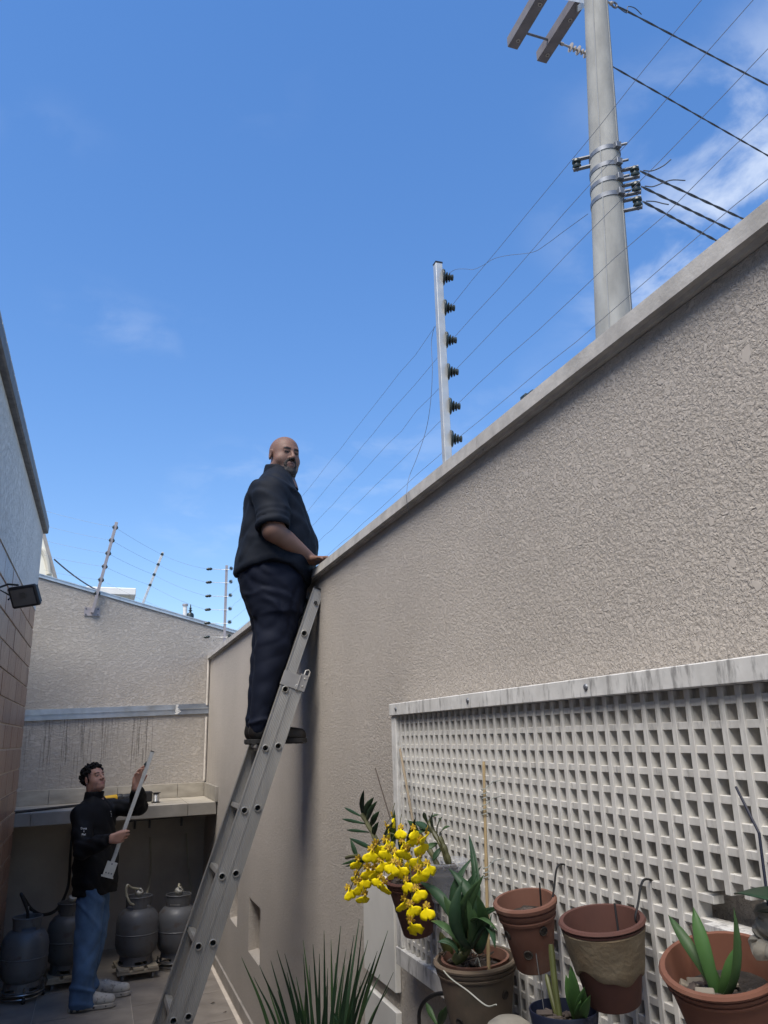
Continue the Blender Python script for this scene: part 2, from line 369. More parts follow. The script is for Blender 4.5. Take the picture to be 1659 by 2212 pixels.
MB().tube([on_back(1.045, 1.46, 0.02), on_back(1.045, 2.10, 0.02)], 0.012, 6).tube([on_back(1.045, 2.22, 0.02), on_back(1.045, 2.74, 0.02)], 0.013, 6).build('corner_bead', mat('pale_filler', (0.55, 0.51, 0.46), 0.9, bump=0.6, bscale=40, bdist=0.01), bk)
MB().box((-1.45, 7.2, -0.03), (-1.30, 8.6, 3.6)).build('light_block_wall', M_PLAST, bk)  # unseen wall, added to stop sky light leaking in under the counter
# bare plaster under the counter
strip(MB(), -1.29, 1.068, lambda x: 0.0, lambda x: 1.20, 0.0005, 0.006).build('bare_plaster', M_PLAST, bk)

# ---- stone counter over the gas bottles
ct = thing('stone_counter', (0.2, 8.1, 0), 'stone-tiled counter along the end wall above the gas bottles', 'counter')
CT_TOP = 1.31
def cpt(x, f, z): return Vector((x, front_y(x)+f*(back_y(x)-front_y(x)), z))
m = MB(); c0, c1 = -1.28, 1.064
m.add([cpt(c0, .02, 1.20), cpt(c1, .02, 1.20), cpt(c1, .985, 1.20), cpt(c0, .985, 1.20), cpt(c0, .02, 1.29), cpt(c1, .02, 1.29), cpt(c1, .985, 1.29), cpt(c0, .985, 1.29)],
      [(0, 3, 2, 1), (4, 5, 6, 7), (0, 1, 5, 4), (1, 2, 6, 5), (2, 3, 7, 6), (3, 0, 4, 7)]); m.build('slab', M_PLAST, ct)
xs = [-1.28, -0.86, -0.36, 0.14, 0.64, 0.83, 1.062]
def quadbox(m, a, b, f0, f1, z0, z1, e=0.002):
    a += e; b -= e
    return m.add([cpt(a, f0, z0), cpt(b, f0, z0), cpt(b, f1, z0), cpt(a, f1, z0), cpt(a, f0, z1), cpt(b, f0, z1), cpt(b, f1, z1), cpt(a, f1, z1)],
                 [(0, 3, 2, 1), (4, 5, 6, 7), (0, 1, 5, 4), (1, 2, 6, 5), (2, 3, 7, 6), (3, 0, 4, 7)])
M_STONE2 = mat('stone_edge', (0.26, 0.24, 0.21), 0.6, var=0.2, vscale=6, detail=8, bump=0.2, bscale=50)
for a, b in zip([-1.28, -0.70, -0.12, 0.46, 0.80], [-0.70, -0.12, 0.46, 0.80, 1.062]):
    for f0, f1 in ((0.0, 0.48), (0.484, 0.985)):
        quadbox(MB(), a, b, f0, f1, 1.292, CT_TOP+random.uniform(-.0006, .0006)).build('stone_slab', M_STONE, ct, bevel=0.002)
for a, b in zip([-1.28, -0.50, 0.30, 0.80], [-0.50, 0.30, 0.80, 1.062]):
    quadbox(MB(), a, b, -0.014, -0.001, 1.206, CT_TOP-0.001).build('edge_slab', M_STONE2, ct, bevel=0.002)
for a, b in zip([-1.28, -0.42, 0.20, 0.78], [-0.42, 0.20, 0.78, 1.05]):
    quadbox(MB(), a, b, 0.968, 0.998, CT_TOP+0.002, 1.445).build('splash_slab', M_STONE, ct, bevel=0.002)
MB().box((1.047, 7.80, CT_TOP+0.002), (1.069, 8.70, 1.445)).build('splash_slab', M_STONE2, ct, bevel=0.002)

# ---- house on the left, faced with brown tiles below and pale render above
hs = thing('tiled_house', (-0.62, 4.0, 0), 'house side wall of brown glazed brick tiles with pale render above', 'house')
MB().box((-5.0, -4.0, -0.03), (-0.63, 7.562, 3.0)).build('wall', M_MORTAR, hs)
MB().box((-5.0, -4.0, 3.001), (-0.616, 7.575, 3.715)).build('upper_wall', M_GREYST, hs)
# parapet gutter that overhangs a little
ev = MB(); ev.prism([(-5.0, 3.716), (-0.585, 3.716), (-0.575, 3.722), (-0.572, 3.79), (-0.60, 3.80), (-5.0, 3.80)], 11.63, lambda u, v, t: (u, -4.02+t, v))
ev.build('gutter', M_DARKMETAL, hs)
for i in range(46):
    yy = -1.6+i*0.2
    MB().box((-0.80, yy, 3.801), (-0.578, yy+0.19, 3.822)).build('ridge_tile', M_CONC, hs)
BR = [mat('brick_tile_%d' % i, c, 0.34, var=0.20, vscale=5, detail=6, bump=0.18, bscale=18, bdist=0.004, rvar=0.1, stretch=(1, 9.0, 0.3)) for i, c in
      enumerate([(0.24, 0.125, 0.080), (0.275, 0.15, 0.095), (0.20, 0.105, 0.07), (0.32, 0.20, 0.135), (0.26, 0.155, 0.105)])]
RH, RL, E = 0.1665, 0.47, 0.013
full = [None]*5
for r in range(18):
    z0 = 3.0-RH*(r+1)
    y1 = 7.572 if r % 2 == 0 else 7.572-RL/2
    spans = [] if r % 2 == 0 else [(7.572-RL/2, 7.572)]
    while y1 > 2.2: spans.append((y1-RL, y1)); y1 -= RL
    for a, b in spans:
        k = random.randrange(5)
        if b-a > 0.4:
            if full[k] is None: full[k] = MB().box((0, E/2, E/2), (0.016, RL-E/2, RH-E/2)).mesh('brick_tile', BR[k], bevel=0.002)
            me = full[k]
        else: me = MB().box((0, E/2, E/2), (0.016, b-a, RH-E/2)).mesh('brick_tile', BR[k], bevel=0.002)
        link('brick_tile', me, hs, (-0.0165+random.uniform(-.0015, .0015), a-4.0, z0))

# ---- houses beyond the end wall
cb = thing('cream_house', (-1.1, 12.5, 0), 'cream-painted house wall rising behind the tiled house corner', 'building')
YA = 12.0
g0, g1 = at(70, 1080, Y=YA), at(118, 1258, Y=YA); sl = (g1-g0); g2 = g1+sl*0.6
poly = [(g0.x-2.5, 0.0), (g2.x, 0.0), (g2.x, g2.z), (g0.x, g0.z), (g0.x-2.5, g0.z)]
MB().prism(poly, 5.0, lambda u, v, t: (u, YA+t, v)).build('gable_wall', M_CREAM, cb)
n_ = Vector((sl.z, 0, -sl.x)).normalized(); n_ = n_ if n_.x > 0 else -n_
MB().add([tuple(p) for p in (g0+n_*.002, g2+n_*.002, g2+n_*.05, g0+n_*.05)]+[tuple(p+Vector((0, 5.1, 0))) for p in (g0+n_*.002, g2+n_*.002, g2+n_*.05, g0+n_*.05)], [(0, 3, 2, 1), (4, 5, 6, 7), (0, 1, 5, 4), (1, 2, 6, 5), (2, 3, 7, 6), (3, 0, 4, 7)]).build('roof_edge', mat('grey_edge', (0.30, 0.28, 0.26), 0.8), cb)
ar = [at(84+22*math.sin(t), 1252-66*math.cos(t), Y=YA) for t in np.linspace(0.1, 1.4, 9)]
MB().tube([p+Vector((0, -.006, 0)) for p in ar], 0.035, 8).build('arch_shadow', mat('arch_shadow_tone', (0.62, 0.57, 0.46), 0.8), cb)  # darker arc painting in the shadow of a curved recess
wb = thing('white_house', (0.0, 14.5, 0), 'small white parapet of a house above the end wall', 'building')
a = at(215, 1270, Y=14.0); b = at(294, 1270, Y=14.0); zt2 = a.z
MB().box((a.x-3.0, 14.0, 0), (b.x-0.10, 17, zt2-0.12)).build('wall', M_CREAM, wb)
MB().box((a.x-3.1, 13.9, zt2-0.12), (b.x, 17.1, zt2)).build('cornice', mat('white_paint', (0.82, 0.81, 0.77), 0.7, var=0.04), wb, bevel=0.01)

# ================================================================== ladder
def local(mb, name, m, parent, smooth=False, bevel=0.0):
    return link(name, mb.mesh(name, m, smooth, (0, 0, 0), bevel), parent)
M_ALU = mat('ladder_aluminium', (0.40, 0.39, 0.365), 0.42, metal=0.5, var=0.16, vscale=9, rvar=0.12, stretch=(1, 1, 0.3), detail=7)
def ribbed(name, col, rough, axis='X', scale=120.0):
    m = mat(name, col, rough, metal=0.45, var=0.16, vscale=9, rvar=0.1, stretch=(1, 1, 0.3), detail=7); t = m.node_tree
    tcn = N(t, 'ShaderNodeTexCoord'); w = N(t, 'ShaderNodeTexWave', wave_type='BANDS', bands_direction=axis); w.inputs['Scale'].default_value = scale
    t.links.new(tcn.outputs['Object'], w.inputs['Vector'])
    b = N(t, 'ShaderNodeBump'); b.inputs['Strength'].default_value = 0.7; b.inputs['Distance'].default_value = 0.0015
    t.links.new(w.outputs['Fac'], b.inputs['Height']); t.links.new(b.outputs[0], bsdf(m).inputs['Normal']); return m
M_RAIL = ribbed('ribbed_aluminium', (0.345, 0.335, 0.315), 0.42, 'X', 40.0)
M_BLACKPLA = mat('black_plastic', (0.018, 0.018, 0.02), 0.5, var=0.2, vscale=20)
TH = math.asin(0.322)
lad = thing('extension_ladder', (0.1656, 4.07, 0), 'two-section aluminium extension ladder leaning on the right wall', 'ladder')
lad.rotation_euler = (0, TH, 0)
def rail(x0, x1, s0, s1, yweb, inward, holes):
    """channel rail: web with round rung holes, edge ribs, flanges turned inward"""
    m = MB(); xc = (x0+x1)/2; n = 16; hs_ = sorted(h for h in holes if s0+.04 < h < s1-.04); c = 0.024; last = s0
    def q(a, b, cc, d): m.add([(a, yweb, cc), (b, yweb, cc), (b, yweb, d), (a, yweb, d)], [(0, 1, 2, 3)])
    for h in hs_:
        q(x0, x1, last, h-c); q(x0, xc-c, h-c, h+c); q(xc+c, x1, h-c, h+c); last = h+c
        circ = [(xc+0.0145*math.cos(2*math.pi*k/n), yweb, h+0.0145*math.sin(2*math.pi*k/n)) for k in range(n)]
        sq = []
        for k in range(n):
            a = 2*math.pi*k/n; dx, dz = math.cos(a), math.sin(a); f = c/max(abs(dx), abs(dz)); sq.append((xc+dx*f, yweb, h+dz*f))
        m.add(circ+sq, [(k, (k+1) % n, n+(k+1) % n, n+k) for k in range(n)])
    q(x0, x1, last, s1)
    o = -inward*0.003
    for a, b in ((x0, x0+0.007), (x1-0.007, x1)):               # edge ribs, proud of the web
        m.box((a if a == x0 else b-0.004, min(yweb+o, yweb+inward*0.024), s0), (a+0.004 if a == x0 else b, max(yweb+o, yweb+inward*0.024), s1))
    return m
SP = 0.3032; s_ref = 1.918
fly_r = [s_ref+SP*k for k in range(-5, 3)]; base_r = [s_ref+0.0285+SP*k for k in range(-6, 2)]
W = 0.34
for nm, xo, s0, s1, rungs in (('fly', 0.0, 0.28, 2.775, fly_r), ('base', 0.0585, 0.02, 2.30, base_r)):
    for yw, inw in ((0.0, 1), (W, -1)):
        local(rail(xo-0.0291, xo+0.0291, s0, s1, yw, inw, rungs), 'side_rail', M_RAIL, lad)
    for s in rungs:
        if s > s1-0.03: continue
        m = MB(); n = 14
        for r_ in (0.0145, 0.0128):
            m.tube([(xo, -0.004, s), (xo, W+0.004, s)], r_, n, caps=False)
        for yy, d in ((-0.004, -1), (W+0.004, 1)):               # swaged collars
            m.lathe([(0.0128, 0), (0.0175, 0), (0.0175, 0.003), (0.0145, 0.0042)], n, Matrix(((1, 0, 0), (0, 0, d), (0, 1, 0))), (xo, yy+d*0.0005, s))
        for k in range(5): m.box((xo-0.018+k*0.0075, 0.0064, s+0.0146), (xo-0.018+k*0.0075+0.0055, W-0.0064, s+0.0165+0.0006*(k % 2)))
        for xx in (-0.0182, 0.0162): m.box((xo+xx, 0.006, s-0.004), (xo+xx+0.002, W-0.006, s+0.0126))
        m.box((xo-0.0182, 0.0062, s+0.0126), (xo+0.0182, W-0.0062, s+0.0146))
        local(m, 'rung', M_ALU, lad, smooth=True)
for yw, sg in ((0.0, -1), (W, 1)):                              # guide brackets at the top of the lower section
    m = MB(); m.cbox((0.010, yw+sg*0.006, 2.275), (0.088, 0.003, 0.075)); m.cbox((0.075, yw+sg*0.0075, 2.28), (0.045, 0.003, 0.085))
    m.cbox((-0.033, yw+sg*-0.002, 2.275), (0.003, 0.018, 0.075)); m.cbox((0.054, yw+sg*0.011, 2.278), (0.004, 0.010, 0.082))
    br = local(m, 'guide_bracket', mat('bracket_steel', (0.38, 0.37, 0.36), 0.5, metal=0.8, var=0.12), lad, bevel=0.0008)
    for dx, dz in ((0.080, 0.022), (0.080, -0.018)):
        local(MB().lathe([(0.0, 0.003), (0.004, 0.0026), (0.006, 0.0), (0.006, -0.002)], 10, Matrix(((1, 0, 0), (0, 0, sg), (0, 1, 0))), (dx, yw+sg*0.0095, 2.28+dz)), 'bolt', M_ALU, br, smooth=True)
    m = MB().tube([(0.07, yw, 2.30), (0.073, yw, 2.345), (0.085, yw, 2.352), (0.096, yw, 2.345), (0.097, yw, 2.32)], 0.0045, 8); local(m, 'hook', M_ALU, br, smooth=True)
    local(MB().cbox((0.0, yw-sg*0.010, 2.779), (0.060, 0.032, 0.008)), 'end_cap', M_BLACKPLA, lad, bevel=0.001)
    local(MB().cbox((0.0585, yw-sg*0.010, 0.012), (0.066, 0.036, 0.045)), 'rubber_foot', M_BLACKPLA, lad, bevel=0.003)
    local(MB().tube([(0.006, yw+sg*0.002, 2.70), (0.006, yw+sg*0.012, 2.70)], 0.009, 10), 'knob', M_BLACKPLA, lad, smooth=True)

# coil of blue cable hanging at the head of the ladder
c = at(679, 1291, Y=4.44)
m = MB()
for k in range(3):
    ang = [2*math.pi*i/28 for i in range(28)]
    m.tube([c+Vector((0.050*math.cos(t)+0.002*k, 0.004*k+0.006*math.sin(2*t+k), 0.060*math.sin(t)-0.003*k)) for t in ang], 0.0035, 6, closed=True)
tag(m.build('cable_coil', mat('blue_cable', (0.05, 0.07, 0.13), 0.45), smooth=True), 'small coil of dark blue cable behind the ladder top', 'cable')

# ================================================================== electric fence
M_POST = mat('galvanised_post', (0.52, 0.52, 0.50), 0.45, metal=0.45, var=0.12, vscale=18, rvar=0.1)
M_POSTG = mat('grey_post', (0.36, 0.33, 0.34), 0.55, metal=0.3, var=0.12, vscale=14)
M_INS = mat('green_black_insulator', (0.018, 0.028, 0.026), 0.35, var=0.2)
M_WIRE = mat('fence_wire', (0.20, 0.21, 0.23), 0.5, metal=0.6)
def axis_matrix(d):
    d = Vector(d).normalized(); a = d.orthogonal().normalized(); return Matrix((a, d.cross(a), d)).transposed()
def wire(pts, label, r=0.0008, name='fence_wire', m=None, group=None, cat='wire', n=5):
    return tag(MB().tube(pts, r, n).build(name, m or M_WIRE), label, cat, group)
pb = at(966, 990, X=1.12)
PY = pb.y
fp = thing('fence_post', (1.12, PY, 2.752), 'tall silver electric-fence post with six black insulators on the right wall', 'fence post')
ztop = at(946, 571, X=1.12).z
MB().box((1.106, PY-0.0135, 2.760), (1.134, PY+0.0135, ztop)).build('tube', M_POST, fp, bevel=0.0015)
MB().box((1.105, PY-0.0145, ztop+0.0005), (1.135, PY+0.0145, ztop+0.006)).build('end_cap', M_BLACKPLA, fp)
MB().box((1.09, PY-0.05, 2.753), (1.15, PY+0.05, 2.760)).build('foot_plate', M_POST, fp)
INS = []
for (px_, py_) in ((962, 602), (965, 668), (969, 737), (972, 806), (977, 879), (981, 949)):
    z = at(px_, py_, X=1.15).z; AX = axis_matrix((1, -0.25, 0)); c0 = Vector((1.1345, PY-0.003, z))
    m = MB(); pr = [(0.0, 0), (0.031, 0), (0.033, 0.003), (0.030, 0.009), (0.014, 0.011), (0.012, 0.014), (0.021, 0.017), (0.021, 0.020), (0.011, 0.022), (0.010, 0.025), (0.017, 0.027), (0.017, 0.030), (0.009, 0.032), (0.009, 0.035), (0.012, 0.036), (0.012, 0.043), (0.0, 0.044)]
    m.lathe(pr, 18, AX, c0); m.build('insulator', M_INS, fp, smooth=True); INS.append(c0+Vector((0.024, -0.006, 0)))
# far post on the same wall, with rods, egg insulators and springs
FY = 8.15
fq = thing('fence_post', (1.13, FY, 2.752), 'slim upright fence post at the far corner with six cross rods', 'fence post')
ft = at(487, 1225, X=1.13)
MB().box((1.118, FY-0.012, 2.757), (1.142, FY+0.012, ft.z)).build('tube', M_POSTG, fq, bevel=0.001)
FAR = []; EGG = []
for i, yv in enumerate((1236, 1263, 1291, 1319, 1347, 1376)):
    p = at(486, yv, X=1.13); z = p.z
    rd = MB().tube([(0.985, FY-0.0146, z), (1.15, FY-0.0146, z), (1.162, FY-0.0146, z+0.012)], 0.0026, 6).build('rod', M_POST, fq, smooth=True)
    e = MB(); e.lathe([(0.001, -0.034), (0.011, -0.026), (0.016, -0.008), (0.0125, -0.003), (0.0125, 0.003), (0.016, 0.008), (0.012, 0.024), (0.001, 0.033)], 12, axis_matrix((1, 0, 0.12)), (0.952, FY-0.0146, z)); e.build('egg_insulator', M_INS, rd, smooth=True)
    s = MB()
    for k in range(6):
        a = math.pi*k/6+0.3*i
        s.tube([(1.176-0.022*math.cos(a), FY-0.0146-0.006*math.sin(k), z+0.016-0.022*math.sin(a)), (1.176+0.022*math.cos(a), FY-0.0146+0.006*math.sin(k), z+0.016+0.022*math.sin(a))], 0.003, 5)
    s.build('spike_star', M_INS, rd); FAR.append(Vector((1.17, FY-0.02, z+0.012))); EGG.append(Vector((0.925, FY-0.0146, z)))
# wires along the right wall: towards the viewer and towards the far post
for i in range(6):
    a = INS[i]; nm = ('topmost', 'second', 'third', 'fourth', 'fifth', 'lowest')[i]
    if i > 0:
        b = Vector((1.17, -2.3, a.z+0.01)); pts = sag(b, a, 0.012, 24)
        for k in range(1, 24): pts[k] += Vector((random.gauss(0, .0012), 0, random.gauss(0, .0022)))
        wire(pts, '%s thin fence wire running from the silver post towards the viewer' % nm)
        pts = sag(a, FAR[i], 0.03, 30)
        for k in range(1, 30): pts[k] += Vector((random.gauss(0, .0015), 0, random.gauss(0, .0025)))
        wire(pts, '%s thin fence wire running from the silver post to the far corner' % nm)
lw = [at(x, y, X=1.165) for x, y in ((970, 590), (985, 582), (1005, 581), (1022, 582), (1042, 574), (1065, 560), (1095, 552), (1150, 545), (1180, 528), (1215, 502), (1270, 462))]
wire(spline(lw, 6), 'loose wavy wire curling off the top insulator of the silver post')
lv = [at(x, y, X=1.10) for x, y in ((938, 705), (932, 740), (934, 800), (930, 870), (920, 930), (900, 990), (884, 1030))] + [Vector((1.018, at(880, 1060, X=1.02).y, at(880, 1060, X=1.02).z))] + [at(879, 1085, X=1.018), at(884, 1110, X=1.03)]
wire(spline(lv, 6), 'loose wire hanging down over the coping beside the silver post', 0.001)
# little weathered clip on the coping
c = at(1137, 856, X=1.16)
m = MB(); m.cbox(c+Vector((0, 0, -0.02)), (0.03, 0.035, 0.05)); m.cbox(c+Vector((0, -0.03, -0.012)), (0.02, 0.04, 0.03)); m.cbox(c+Vector((0, 0.022, -0.03)), (0.02, 0.02, 0.022))
tag(m.build('wire_clip', M_INS, bevel=0.006), 'small black clip sitting on the coping', 'clip')

# tilted posts on the end wall
tp = thing('fence_post', on_back(-0.17, 3.16, 0.02), 'leaning grey fence post bolted by a plate to the end wall', 'fence post')
B0 = on_back(-0.165, 3.14, 0.03); T0 = at(252, 1128, Y=back_y(0.03)-0.12)
m = MB(); m.bar(B0, T0, 0.030, 0.030, up=(0, 1, 0)); m.build('tube', M_POSTG, tp, bevel=0.002)
pl = MB(); pl.cbox(on_back(-0.165, 3.155, 0.006), (0.15, 0.008, 0.085), Matrix(((1, 0, 0), (0.145, 1, 0), (0, 0, 1)))); plo = pl.build('base_plate', M_POSTG, tp)
for dx in (-0.058, 0.058):
    for dz in (-0.028, 0.028):
        MB().lathe([(0.0, 0.006), (0.007, 0.005), (0.008, 0.0)], 8, axis_matrix(BN), on_back(-0.165+dx, 3.155+dz, 0.010)).build('bolt', M_DARKMETAL, plo)
TI = []
for k in range(6):
    t = 0.94-k*0.146; c = B0.lerp(T0, t)
    mm = MB()
    for sgn in (-1, 1):
        s = (T0-B0).normalized().cross(Vector((0, 1, 0))).normalized()*sgn
        mm.lathe([(0.024, 0), (0.022, 0.004), (0.012, 0.009), (0.010, 0.014), (0.0, 0.015)], 12, axis_matrix(s), c+s*0.0155)
    mm.build('insulator', M_INS, tp, smooth=True); TI.append(c)
tq = thing('fence_post', at(308, 1303, Y=9.3), 'pale leaning fence post rising behind the end wall', 'fence post')
B1 = at(300, 1325, Y=9.2); T1 = at(352, 1193, Y=9.3)
MB().bar(B1, T1, 0.028, 0.028, up=(0, 1, 0)).build('tube', M_POST, tq, bevel=0.002)
TJ = []
for t in (0.96, 0.79, 0.62, 0.45):
    c = B1.lerp(T1, t)
    MB().cbox(c, (0.034, 0.040, 0.034), Matrix.Rotation(0.35, 3, 'Y')).build('insulator', M_INS, tq, bevel=0.008); TJ.append(c)
for k in range(6):
    nm = ('topmost', 'second', 'third', 'fourth', 'fifth', 'lowest')[k]
    left = at(95, 1103+k*32, Y=9.1)
    wire([left]+sag(left, TI[k], 0.01, 8)[1:], '%s thin wire from the left house to the leaning grey post' % nm, 0.0011)
    mid = [TJ[k]] if k < 4 else []
    pts = sag(TI[k], mid[0], 0.01, 6)+sag(mid[0], EGG[k], 0.02, 8)[1:] if mid else sag(TI[k], EGG[k], 0.03, 14)
    wire(pts, '%s thin wire from the leaning grey post to the far corner post' % nm, 0.0011)
wire(sag(at(117, 1208, Y=13.0), at(230, 1285, Y=13.9), 0.05, 8), 'dark drop cable from the cream house to the white parapet', 0.012, 'drop_cable', cat='cable')
# vent pipe behind the end wall
vp = thing('vent_pipe', at(400, 1345, Y=11.5), 'short white capped vent pipe behind the end wall', 'pipe')
a, b = at(400, 1350, Y=11.5), at(400, 1309, Y=11.5)
MB().tube([a, b], 0.030, 12).build('pipe', mat('white_pvc', (0.75, 0.74, 0.70), 0.5), vp, smooth=True)
MB().tube([b, b+Vector((0, 0, 0.028))], 0.040, 12).build('cap', M_POSTG, vp, smooth=True)
gi = at(411, 1328, Y=11.0)
m = MB().lathe([(0.05, -0.12), (0.05, 0), (0.04, 0.02), (0.016, 0.03), (0.014, 0.05), (0.032, 0.055), (0.014, 0.065), (0.012, 0.085), (0.024, 0.09), (0.008, 0.10), (0.006, 0.14), (0.0, 0.141)], 14, None, gi)
tag(m.build('stacked_insulator', M_INS, smooth=True), 'small dark stacked insulator beside the vent pipe', 'insulator')
cl = [at(425+14*math.cos(t), 1345+5*math.sin(t), Y=9.4) for t in [i*0.5 for i in range(-2, 9)]]
wire(cl, 'small wire coil lying on the end wall top', 0.003, 'wire_coil', M_INS)

# ================================================================== utility pole
M_POLE = mat('pole_concrete', (0.255, 0.25, 0.232), 0.85, var=0.24, vscale=7, detail=9, bump=0.5, bscale=60, bdist=0.004, stretch=(1, 1, 0.35))
M_STEEL = mat('band_steel', (0.16, 0.17, 0.19), 0.5, metal=0.5, var=0.2, vscale=30)
M_WOOD = mat('dark_crossarm', (0.16, 0.145, 0.15), 0.75, var=0.15, vscale=8)
M_POLY = mat('polymer_insulator', (0.36, 0.33, 0.30), 0.45)
M_CABLE = mat('aluminium_cable', (0.075, 0.085, 0.10), 0.6, metal=0.2)
PYY = 4.2
pt, pm = at(1287, 0, Y=PYY), at(1326, 690, Y=PYY)
ax = (pt-pm); 
def pole_c(z): return pm + ax*((z-pm.z)/ax.z)
def pole_r(z): return 0.131 - 0.0125*(z-pm.z)
up = thing('utility_pole', pole_c(0), 'grey concrete utility pole standing in the street behind the wall', 'utility pole')
m = MB(); prev = None
zs = [0, 2, 3.5, 4.5, 5, 5.5, 6, 6.5, 7, 7.5, 8, 8.5, 9.6]
rings = []
for z in zs:
    c, r = pole_c(z), pole_r(z); rings.append(m.ring([c+Vector((r*math.cos(2*math.pi*k/28), r*math.sin(2*math.pi*k/28), 0)) for k in range(28)]))
for A, B in zip(rings, rings[1:]):
    for k in range(28): m.f.append((A[k], A[(k+1) % 28], B[(k+1) % 28], B[k]))
m.f.append(tuple(rings[-1])); m.build('shaft', M_POLE, up, smooth=True)
tocam = (Vector((0, 0, 0))-Vector((pm.x, pm.y, 0))).normalized(); side = Vector((-tocam.y, tocam.x, 0))   # side = image right
for f in (-0.22, 0.90):                                         # mould seams down the shaft
    dirv = (tocam*math.sqrt(1-f*f)+side*f)
    MB().tube([pole_c(z)+dirv*(pole_r(z)+0.0005) for z in (3.0, 4.5, 6, 7.5, 9.4)], 0.0045, 6).build('mould_seam', mat('seam_concrete', (0.27, 0.27, 0.265), 0.9), up)
SPOOLS = []; SCALE_R = 0.8
for k, (yv, s) in enumerate(((316, -1), (351, 1), (384, 1), (416, 1))):
    z = at(1305, yv, Y=PYY-0.1).z - 0.0
    c, r = pole_c(z), pole_r(z)
    ang = [2*math.pi*i/32 for i in range(32)]
    def bp(t, dz, rr): 
        d = side*math.cos(t)-tocam*math.sin(t)*-1
        return c + d*rr + Vector((0, 0, dz+0.012*math.cos(t)))
    bm_ = MB()
    rg = [bm_.ring([bp(t, dz, r+dr) for t in ang]) for dr, dz in ((0.001, -0.018), (0.006, -0.018), (0.006, 0.018), (0.001, 0.018))]
    for i in range(4):
        A, B = rg[i], rg[(i+1) % 4]
        for q in range(32): bm_.f.append((A[q], A[(q+1) % 32], B[(q+1) % 32], B[q]))
    bd = bm_.build('steel_band', M_STEEL, up, smooth=True)
    bo = c+(side*0.80+tocam*0.60)*(r+0.008)+Vector((0, 0, 0.018))
    MB().cbox(bo, (0.05, 0.05, 0.05)).tube([bo-side*0.03, bo+side*0.075], 0.011, 8).build('clamp_bolt', M_STEEL, bd, bevel=0.003)
    # rack: two strap arms and a spool between
    zc = z-0.03 if s < 0 else z-0.075
    cc = pole_c(zc)+side*s*(pole_r(zc)+0.095)+tocam*0.03
    rk = MB()
    for dz in (-0.043, 0.043): rk.bar(pole_c(zc+dz)+side*s*(pole_r(zc)-0.01)+tocam*0.03+Vector((0, 0, dz*0)), cc+Vector((0, 0, dz))+side*s*0.03, 0.034, 0.010)
    rk.tube([cc+Vector((0, 0, -0.058)), cc+Vector((0, 0, 0.058))], 0.009, 8); rko = rk.build('rack', M_STEEL, bd)
    MB().lathe([(0.010, -0.038), (0.030, -0.038), (0.034, -0.032), (0.034, -0.015), (0.021, -0.007), (0.021, 0.007), (0.034, 0.015), (0.034, 0.032), (0.030, 0.038), (0.010, 0.038)], 18, None, cc).build('spool_insulator', M_INS, rko, smooth=True)
    SPOOLS.append(cc)
# cross-arms parallel to the street, seen from below
ZC = 8.40
e1 = at(1107, 105, Z=ZC); e2 = at(1170, 135, Z=ZC)
for e in (e1, e2):
    ca = MB().box((e.x-0.055, 2.7, ZC), (e.x+0.055, e.y, ZC+0.115)).build('cross_arm', M_WOOD, up, bevel=0.003)
    for k in range(9):
        yy = e.y-0.10-k*0.30-(0.12 if k % 2 else 0)
        MB().lathe([(0.012, -0.001), (0.020, -0.001), (0.020, 0.004), (0.012, 0.005)], 12, Matrix.Rotation(math.pi, 3, 'X'), (e.x+0.01, yy, ZC-0.0005)).build('bolt_ring', M_POLY, ca)
for e in (e1, e2):
    MB().bar((e.x+0.02, e.y-0.62, ZC+0.03), (pole_c(7.7).x, pole_c(7.7).y+0.08, 7.75), 0.006, 0.05).build('brace', M_POST, up)
yr = e2.y-0.22
MB().tube([(e1.x+0.05, yr, ZC+0.05), (e2.x+0.09, yr, ZC+0.05)], 0.012, 8).build('tie_rod', M_STEEL, up)
def strain(y, z, name_parent, x0, L=0.42):
    m = MB(); A = axis_matrix((1, 0.04, -0.06)); o = Vector((x0, y, z))
    prof = [(0.0, 0), (0.018, 0.004), (0.018, 0.03), (0.010, 0.04)]
    for k in range(5):
        zz = 0.12+k*0.045; rr = 0.046 if k % 2 == 0 else 0.030
        prof += [(0.012, zz-0.008), (rr, zz-0.003), (rr, zz+0.003), (0.012, zz+0.008)]
    prof += [(0.010, 0.36), (0.020, 0.365), (0.020, 0.385), (0.0, 0.39)]
    m.lathe(prof, 14, A, o); st = m.build('strain_insulator', M_POLY, up, smooth=True)
    end = o + A @ Vector((0, 0, L)); ang = [2*math.pi*i/14 for i in range(14)]
    MB().tube([end+Vector((0.030*math.cos(t)-0.01, 0, 0.030*math.sin(t))) for t in ang], 0.010, 7, closed=True).build('thimble', M_STEEL, st, smooth=True)
    return end
E2 = strain(yr, ZC+0.05, up, e2.x+0.09)
E1 = strain(at(1316, 4, Z=ZC).y, ZC+0.03, up, at(1316, 4, Z=ZC).x-0.34)
def twist(pts, r, label, group=None):
    """twisted cable: three strands wound round a sagging line"""
    m = MB(); P = [Vector(p) for p in pts]
    for s in range(2):
        q = []
        for i, p in enumerate(P):
            t = (P[min(i+1, len(P)-1)]-P[max(i-1, 0)]).normalized(); a = t.orthogonal().normalized(); b = t.cross(a); ph = i*0.9+s*math.pi
            q.append(p+(a*math.cos(ph)+b*math.sin(ph))*r*0.55)
        m.tube(q, r*0.75, 5)
    return tag(m.build('power_cable', M_CABLE), label, 'cable', group)
def extend(a, b, f): return a + (b-a)*f
def cable(a, through, label, r, n, sagd=0.0, f=5.0):
    b = extend(a, through, f); twist(sag(a, b, sagd, n), r, label)
cable(E1+Vector((0.02, 0, 0)), at(1659, 182, Y=E1.y+0.15), 'thick power cable from the top of the utility pole', 0.008, 140, 0.02, 5)
